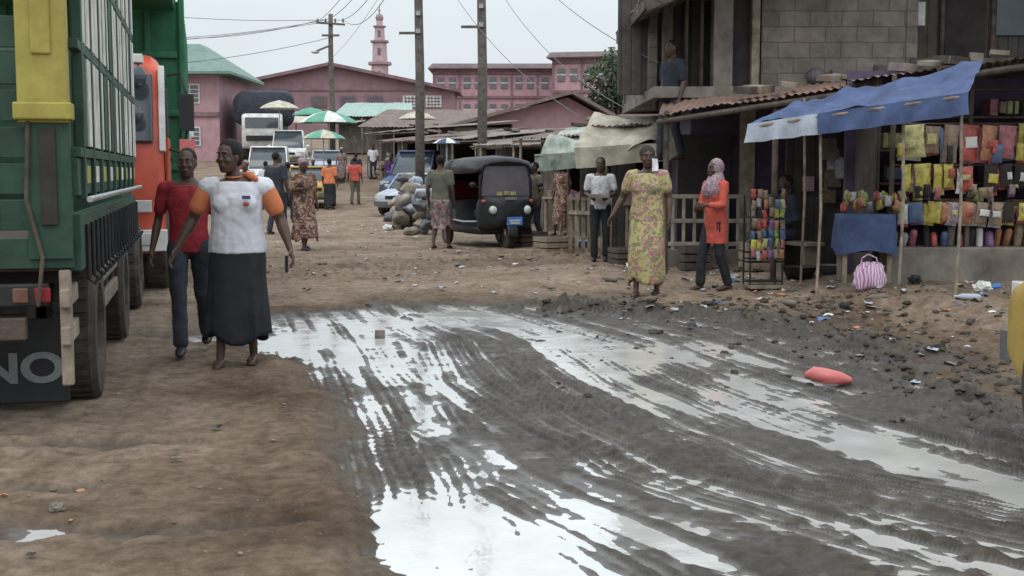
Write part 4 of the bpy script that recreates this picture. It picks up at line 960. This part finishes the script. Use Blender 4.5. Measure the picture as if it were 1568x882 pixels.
o.tube([(2.66,13.88,1.94),(4.43,12.3,2.18)],.02,'wood',8)
o.finish()
o=Obj('pale_balustrade'); o.part('rails',bevel=.005)
z0=.1
for zz in (.28,.62,.98): o.box((3.0,18.3,z0+zz),(2.0,.06,.06),'pale')
for k in range(13): o.box((2.05+k*.16,18.3,z0+.6),(.045,.04,.8),'pale')
o.box((3.0,18.3,.1),(2.1,.25,.4),'cement'); o.finish()
o=Obj('wooden_fence'); o.part('planks')
for k in range(7): o.box((1.0+k*.1,21.2-.14*k,.55),(.07,.02,1.0+R.uniform(-.1,.1)),'wood')
o.box((1.3,20.75,.75),(.05,1.1,.06),'wood',rot=(0,0,rad(35))); o.finish()
o=Obj('snack_rack',(3.02,14.9,gz(3.02,14.9)),rad(8)); o.part('frame')
for a in (-.2,.2):
    for b_ in (-.12,.12): o.cyl((a,b_,0),(a,b_,1.12),.012,'black')
for zz in (.08,.35,.6,.85,1.1): o.box((0,0,zz),(.42,.26,.015),'black')
o.box((0,-.15,.03),(.5,.3,.03),'wood')
o.part('packets',smooth=True)
for zz in (.42,.54,.66,.78,.90,1.02,1.13):
    for k in range(6):
        if R.random()<.9: o.pillow((-.18+k*.072,-.15+R.uniform(-.03,.03),zz+R.uniform(-.025,.025)),.066,.11,.03,R.choice(PK+[M['wood'],M['sack'],M['dark'],M['dark'],M['rim']]),R.uniform(-.5,.5),R.uniform(-.2,.2))
o.finish()
o=Obj('cloth_covered_table',(4.12,14.5,gz(4.12,14.5)),rad(-6)); o.part('legs'); [o.box((a,b_,.38),(.05,.05,.76),'wood') for a in (-.25,.25) for b_ in (-.2,.2)]
o.part('blue_cloth',smooth=True)
rg=[]
for t,zz in ((.0,.80),(1,.80),(1.02,.74),(1.05,.55),(1.08,.36)):
    r_=[]
    for i_ in range(48):
        a=2*math.pi*i_/48; k=1/max(abs(math.cos(a)),abs(math.sin(a))); k=min(k,1.3)
        fl=1+(.05*math.sin(a*11) if zz<.7 else 0); r_.append((.31*k*t*fl*math.cos(a),.27*k*t*fl*math.sin(a),zz+(.03*math.sin(a*3) if zz<.5 else 0)))
    rg.append(r_)
o.loft(rg,'blue',cap=False)
o.part('goods',smooth=True)
for k in range(26): o.pillow((R.uniform(-.25,.5),R.uniform(-.2,.25),.86+R.random()*.16),.09,.12,.06,R.choice(PK[:7]),R.random()*3,R.uniform(-.4,.4))
o.finish()
def basin(x,y,r,mat):
    o=Obj('plastic_basin',(x,y,gz(x,y))); o.part('bowl',smooth=True,solid=.006)
    o.loft([[(rr*math.cos(a),rr*math.sin(a),zz) for a in [2*math.pi*i/24 for i in range(24)]] for rr,zz in ((.01,.01),(r*.7,.01),(r*.95,r*.6),(r,r*.7),(r*1.06,r*.7))],mat,False); o.finish()
basin(3.6,15.5,.22,'black'); basin(1.9,18.6,.2,'palecloth'); basin(1.2,22.0,.22,'plate'); basin(4.0,15.6,.16,'plastic_grey')
def crate(x,y,w,h,mat,rot=0):
    o=Obj('wooden_crate',(x,y,gz(x,y)),rot); o.part('slats',bevel=.004)
    for k in range(3):
        for sg in (-1,1): o.box((0,sg*w*.4,h*(k+.5)/3),(w,.02,h*.27),mat); o.box((sg*w/2,0,h*(k+.5)/3),(.02,w*.8,h*.27),mat)
    o.box((0,0,h*.9),(w*.95,w*.75,.02),'dark'); o.finish()
for a in ((1.75,18.6,.5,.25,'dwood',.3),(.75,21.6,.6,.3,'wood',.5),(3.4,16.9,.5,.4,'wood',.1),(2.6,17.6,.4,.35,'dwood',.2),(.3,23.6,.6,.3,'dwood',.6),(5.2,16.2,.5,.7,'wood',.1)): crate(*a)
o=Obj('striped_plastic_bag',(4.0,13.9,gz(4.0,13.9))); o.part('bag',smooth=True)
mb,nt,b=_base('pink_white_stripes'); tc=N(nt,'ShaderNodeTexCoord').outputs['Object']; wv=N(nt,'ShaderNodeTexWave'); wv.inputs['Scale'].default_value=9; wv.inputs['Distortion'].default_value=5; nt.links.new(tc,wv.inputs['Vector'])
nt.links.new(ramp(nt,wv.outputs['Fac'],[(.4,(.50,.18,.38)),(.6,(.62,.55,.62))]),b.inputs['Base Color']); b.inputs['Roughness'].default_value=.5
rg=[[(rr*math.cos(a)*(1+.16*math.sin(5*a+zz*25))+.15*zz,rr*.75*math.sin(a)*(1+.16*math.sin(4*a+zz*14)),zz+.02*math.sin(3*a)) for a in [2*math.pi*i/28 for i in range(28)]] for rr,zz in ((.12,0),(.17,.04),(.175,.12),(.165,.19),(.14,.25),(.09,.29),(.03,.30))]
o.loft(rg,mb,cap=True); o.tube([(-.08,0,.27),(-.07,0,.36),(.0,0,.40),(.09,0,.36),(.12,0,.27)],.008,mb,6); o.finish()
def sacks(name,x,y,n,w,sz=.2,zs=.22):
    o=Obj(name,(x,y,gz(x,y))); o.part('sacks',smooth=True)
    for k in range(n):
        lv=k//max(1,n//5); o.ell((R.uniform(-w,w)*(1-.15*lv),R.uniform(-.5,.5),sz*.5+zs*lv),(sz*R.uniform(.8,1.3),sz*.9,sz*R.uniform(.55,.75)),R.choice([M['sack'],M['plastic_grey'],M['cement'],M['wood'],M['stone'],M['palecloth'],M['sack'],M['palecloth']]),10,7,yaw=R.random()*3,tilt=R.uniform(-.4,.4))
    c=o.c; c['v']=[tuple(Vector(v)+Vector((mno.noise(Vector(v)*7),mno.noise(Vector(v)*7+Vector((9,0,0))),mno.noise(Vector(v)*7+Vector((0,9,0)))))*.10) for v in c['v']]
    o.finish()
sacks('sack_pile',-2.45,31,46,.42); sacks('sack_pile',-2.05,28.3,14,.3,.17,.14); sacks('sack_pile',-6.0,62,16,1.0); sacks('sack_pile',-3.0,36,24,.5)
def umb(x,y,h,r,m1,m2,z=None):
    o=Obj('market_umbrella',(x,y,(gz(x,y) if z is None else z))); o.part('canopy',smooth=False,solid=.01)
    n=16
    for k in range(n):
        a0=2*math.pi*k/n;a1=2*math.pi*(k+1)/n; P=[]
        for rr,zz in ((.01,h),(r*.5,h-r*.13),(r*.85,h-r*.30),(r,h-r*.42)): P+= [(rr*math.cos(a0),rr*math.sin(a0),zz),(rr*math.cos(a1),rr*math.sin(a1),zz)]
        o.add(P,[(0,1,3,2),(2,3,5,4),(4,5,7,6)],m1 if (k//2)%2 else m2)
    o.part('pole'); o.cyl((0,0,0),(0,0,h),.025,'steel'); o.finish()
umb(-9.4,64,3.3,1.5,'umbg','white'); umb(-13.0,70,3.7,1.1,'cream','cream'); umb(-1.75,33.5,2.3,.36,'blue','white'); umb(-8.6,57,2.7,1.0,'umbg','cream'); umb(-10.6,66,3.4,1.0,'umbg','umbg'); umb(-5.0,66,3.2,1.0,'cream','cream')
def tree(x,y,z,h,cr,n=2600,seed=1):
    o=Obj('tree',(x,y,z)); r=random.Random(seed); o.part('trunk',smooth=True); o.tube([(0,0,0),(.1,0,h*.4),(0,.1,h*.7)],[h*.035,h*.028,h*.015],'pole',10)
    cs=[]
    for k in range(13):
        a=r.random()*6.28; d=cr*r.uniform(.2,.8); c=Vector((d*math.cos(a),d*math.sin(a),h*r.uniform(.5,.95))); cs.append((c,cr*r.uniform(.25,.45))); o.tube([(0,0,h*.4),tuple(c*.6+Vector((0,0,h*.2))),tuple(c)],[h*.015,h*.008,h*.003],'pole',6)
    o.part('foliage')
    for k in range(n):
        c,rr=r.choice(cs); v=Vector((r.gauss(0,1),r.gauss(0,1),r.gauss(0,.8))).normalized()*rr*r.uniform(.5,1.1)+c; s_=cr*.06*r.uniform(.6,1.4)
        u=Vector((r.gauss(0,1),r.gauss(0,1),r.gauss(0,1))).normalized()*s_; w=u.orthogonal().normalized()*s_*.7
        o.add([v-u,v-w,v+u,v+w],[(0,1,2,3)],'leaf')
    o.finish()
tree(6.0,70,1.2,6.8,2.4,3600,1); tree(9.5,66,1.2,6,2.4,2000,2); tree(-31,100,3.5,7,4,2000,3); tree(28,80,2.5,9,4,2500,4)

# ------------------------------------------------------------ small ground things
PHI=1.618
IV=[Vector(v).normalized() for v in ((-1,PHI,0),(1,PHI,0),(-1,-PHI,0),(1,-PHI,0),(0,-1,PHI),(0,1,PHI),(0,-1,-PHI),(0,1,-PHI),(PHI,0,-1),(PHI,0,1),(-PHI,0,-1),(-PHI,0,1))]
IF=[(0,11,5),(0,5,1),(0,1,7),(0,7,10),(0,10,11),(1,5,9),(5,11,4),(11,10,2),(10,7,6),(7,1,8),(3,9,4),(3,4,2),(3,2,6),(3,6,8),(3,8,9),(4,9,5),(2,4,11),(6,2,10),(8,6,7),(9,8,1)]
def scatter(name,n,reg,smin,smax,mat,seed,flat=.6,dens=None):
    o=Obj(name); o.part('pieces'); r=random.Random(seed); P=[]
    while len(P)<n:
        x=r.uniform(reg[0],reg[1]); y=reg[2]+(reg[3]-reg[2])*r.random()
        if dens and r.random()>dens(x,y): n-=1; continue
        P.append((x,y))
    if not P: return
    A=np.array(P); Zs=ground(A[:,0],A[:,1])[0]
    for (x,y),zz in zip(P,Zs):
        s_=r.uniform(smin,smax)*(.4+r.random()**2*1.2)*.5; Rm=Matrix.Rotation(r.random()*6,3,'Z'); el=r.uniform(.7,1.5)
        vs=[Rm@Vector((v.x*el,v.y,v.z*flat))*s_*r.uniform(.6,1.25)+Vector((x,y,float(zz)+s_*flat*.15)) for v in IV]
        o.add(vs,IF,mat if not isinstance(mat,list) else r.choice(mat))
    o.finish()
st2=mk('mud_clod',(.070,.056,.044),(.040,.032,.026),12,.85,.5,spec=.2)
st3=mk('dirt_clod',(.24,.185,.14),(.16,.12,.092),12,.9,.5)
scatter('rubble',1700,(-4.5,1.2,15.5,25),.03,.08,['stone',st3],3,.45,lambda x,y: .12+.88*math.exp(-((y-20-x*.8)/1.6)**2))
scatter('mud_clods',2600,(.2,4.6,7,13.8),.03,.085,st2,4,.55,lambda x,y: .06+.94*math.exp(-((x-3.15)/.6)**2)+.7*math.exp(-((y-13.1)/.5)**2))
scatter('pebbles',600,(-3.5,-.6,4.2,9),.006,.018,['stone',st3],5)
scatter('verge_stones',1200,(1.,6.5,10,20),.02,.06,[st3,'stone',st2,st3],6,.5)
def flakes(name,n,reg,smin,smax,mats,seed):
    o=Obj(name); o.part('pieces'); r=random.Random(seed)
    A=np.array([(r.uniform(reg[0],reg[1]),r.uniform(reg[2],reg[3])) for _ in range(n)]); Zs=ground(A[:,0],A[:,1])[0]
    for (x,y),zz in zip(A,Zs):
        s_=r.uniform(smin,smax); Rm=Matrix.Rotation(r.random()*6,3,'Z')
        g=[[Rm@Vector((i*s_*.5,j*s_*.35,r.uniform(.0,.35)*s_))+Vector((x,y,float(zz)+.008)) for i in (-1,0,1)] for j in (-1,0,1)]
        o.add([p for rr in g for p in rr],[(0,1,4,3),(1,2,5,4),(3,4,7,6),(4,5,8,7)],r.choice(mats))
    o.finish()
flakes('litter',340,(1.,6.5,11,20),.03,.12,[M['white'],PK[3],M['black'],PK[7],M['palecloth'],M['cement'],M['black'],PK[5]],8)
flakes('litter',130,(-5,1.,13,34),.04,.11,[M['white'],PK[3],M['black'],M['palecloth'],M['cement']],9)
flakes('litter',40,(2.6,4.2,7,12),.03,.09,[M['white'],M['black'],M['cement'],M['palecloth'],M['black']],12)
flakes('litter',14,(-3,-1.,4.3,8),.02,.06,[M['cement'],PK[5],M['black']],10)
def pbag(x,y,s_,mat):
    o=Obj('plastic_bag',(x,y,gz(x,y))); o.part('bag'); o.ell((0,0,s_*.5),(s_,s_*.8,s_*.6),mat,12,7); c=o.c
    c['v']=[tuple(Vector(v)*(1+.5*mno.noise(Vector(v)*(2.2/s_)))) for v in c['v']]; o.finish()
pbag(5.0,13.1,.10,M['white']); pbag(1.7,17.0,.12,M['white']); pbag(2.0,16.8,.1,M['white']); pbag(2.75,15.6,.1,M['palecloth']); pbag(-3.0,30,.12,M['white']); pbag(-1.95,5.2,.035,M['cement'])
pbag(3.4,12.6,.06,M['black']); pbag(4.6,14.1,.08,M['black']); pbag(2.0,12.9,.05,M['palecloth'])
def bottle(x,y,rt,mat):
    o=Obj('plastic_bottle',(x,y,gz(x,y)+.03),rt); o.part('shell',smooth=True); o.tube([(0,-.1,0),(0,.05,0),(0,.09,0),(0,.12,0)],[.032,.032,.014,.012],mat,10); o.finish()
for a in ((2.9,13.0,.5,'cement'),(3.8,12.9,2.0,'cement'),(4.5,12.2,1.2,'palecloth'),(1.2,15.2,.8,'cement'),(5.4,13.8,2.4,'plate')): bottle(*a)
o=Obj('red_plastic_container',(2.18,8.45,WL+.02),rad(75)); o.part('shell',smooth=True)
o.tube([(0,-.13,.04),(0,-.08,.05),(0,.02,.06),(.02,.10,.07),(.03,.13,.06)],[.035,.055,.07,.065,.04],'redp',14,flat=.8); o.finish()
o=Obj('floating_tin',(-1.18,11.0,WL),rad(20)); o.part('shell',smooth=True); o.tube([(0,0,-.02),(0,0,.07)],.045,'cement',14,False); o.finish()

# ------------------------------------------------------------ camera, sky, sun
cam=bpy.data.cameras.new('camera'); co=bpy.data.objects.new('camera',cam); col.objects.link(co)
cam.sensor_width=36; cam.lens=36*1900/1568; cam.clip_end=3000; cam.clip_start=.05
co.location=(0,0,1.45); co.rotation_euler=(rad(90-5.38),0,0); scn.camera=co
w=bpy.data.worlds.new('World'); scn.world=w; w.use_nodes=True; nt=w.node_tree
bg=nt.nodes['Background']; sky=N(nt,'ShaderNodeTexSky',sky_type='NISHITA'); sky.sun_disc=False
EL=rad(58); AZ=rad(200)
sky.sun_elevation=EL; sky.sun_rotation=AZ; sky.dust_density=6; sky.air_density=1.5
tcw=N(nt,'ShaderNodeTexCoord').outputs['Generated']; sp=N(nt,'ShaderNodeSeparateXYZ'); nt.links.new(tcw,sp.inputs[0])
mr=N(nt,'ShaderNodeMapRange',interpolation_type='SMOOTHSTEP'); nt.links.new(sp.outputs['Z'],mr.inputs[0])
mr.inputs[1].default_value=.10; mr.inputs[2].default_value=.40; mr.inputs[3].default_value=9.4; mr.inputs[4].default_value=18.0
cn=noise(nt,tcw,2.2,5,.6); cm=N(nt,'ShaderNodeMapRange'); nt.links.new(cn,cm.inputs[0]); cm.inputs[1].default_value=.3; cm.inputs[2].default_value=.7; cm.inputs[3].default_value=.94; cm.inputs[4].default_value=1.06
ml=N(nt,'ShaderNodeMath',operation='MULTIPLY'); nt.links.new(mr.outputs[0],ml.inputs[0]); nt.links.new(cm.outputs[0],ml.inputs[1])
vs=N(nt,'ShaderNodeVectorMath',operation='SCALE'); vs.inputs[0].default_value=(.90,.99,1.05); nt.links.new(ml.outputs[0],vs.inputs['Scale'])
mx=mixc(nt,.90,sky.outputs['Color'],vs.outputs[0]); nt.links.new(mx,bg.inputs['Color']); bg.inputs['Strength'].default_value=.1
sl=bpy.data.lights.new('sun','SUN'); sl.energy=.75; sl.angle=rad(30); sl.color=(1,.95,.88); so=bpy.data.objects.new('sun',sl); col.objects.link(so)
d=Vector((math.sin(AZ)*math.cos(EL),math.cos(AZ)*math.cos(EL),math.sin(EL)))
so.rotation_euler=d.to_track_quat('Z','Y').to_euler(); so.location=(0,0,20)
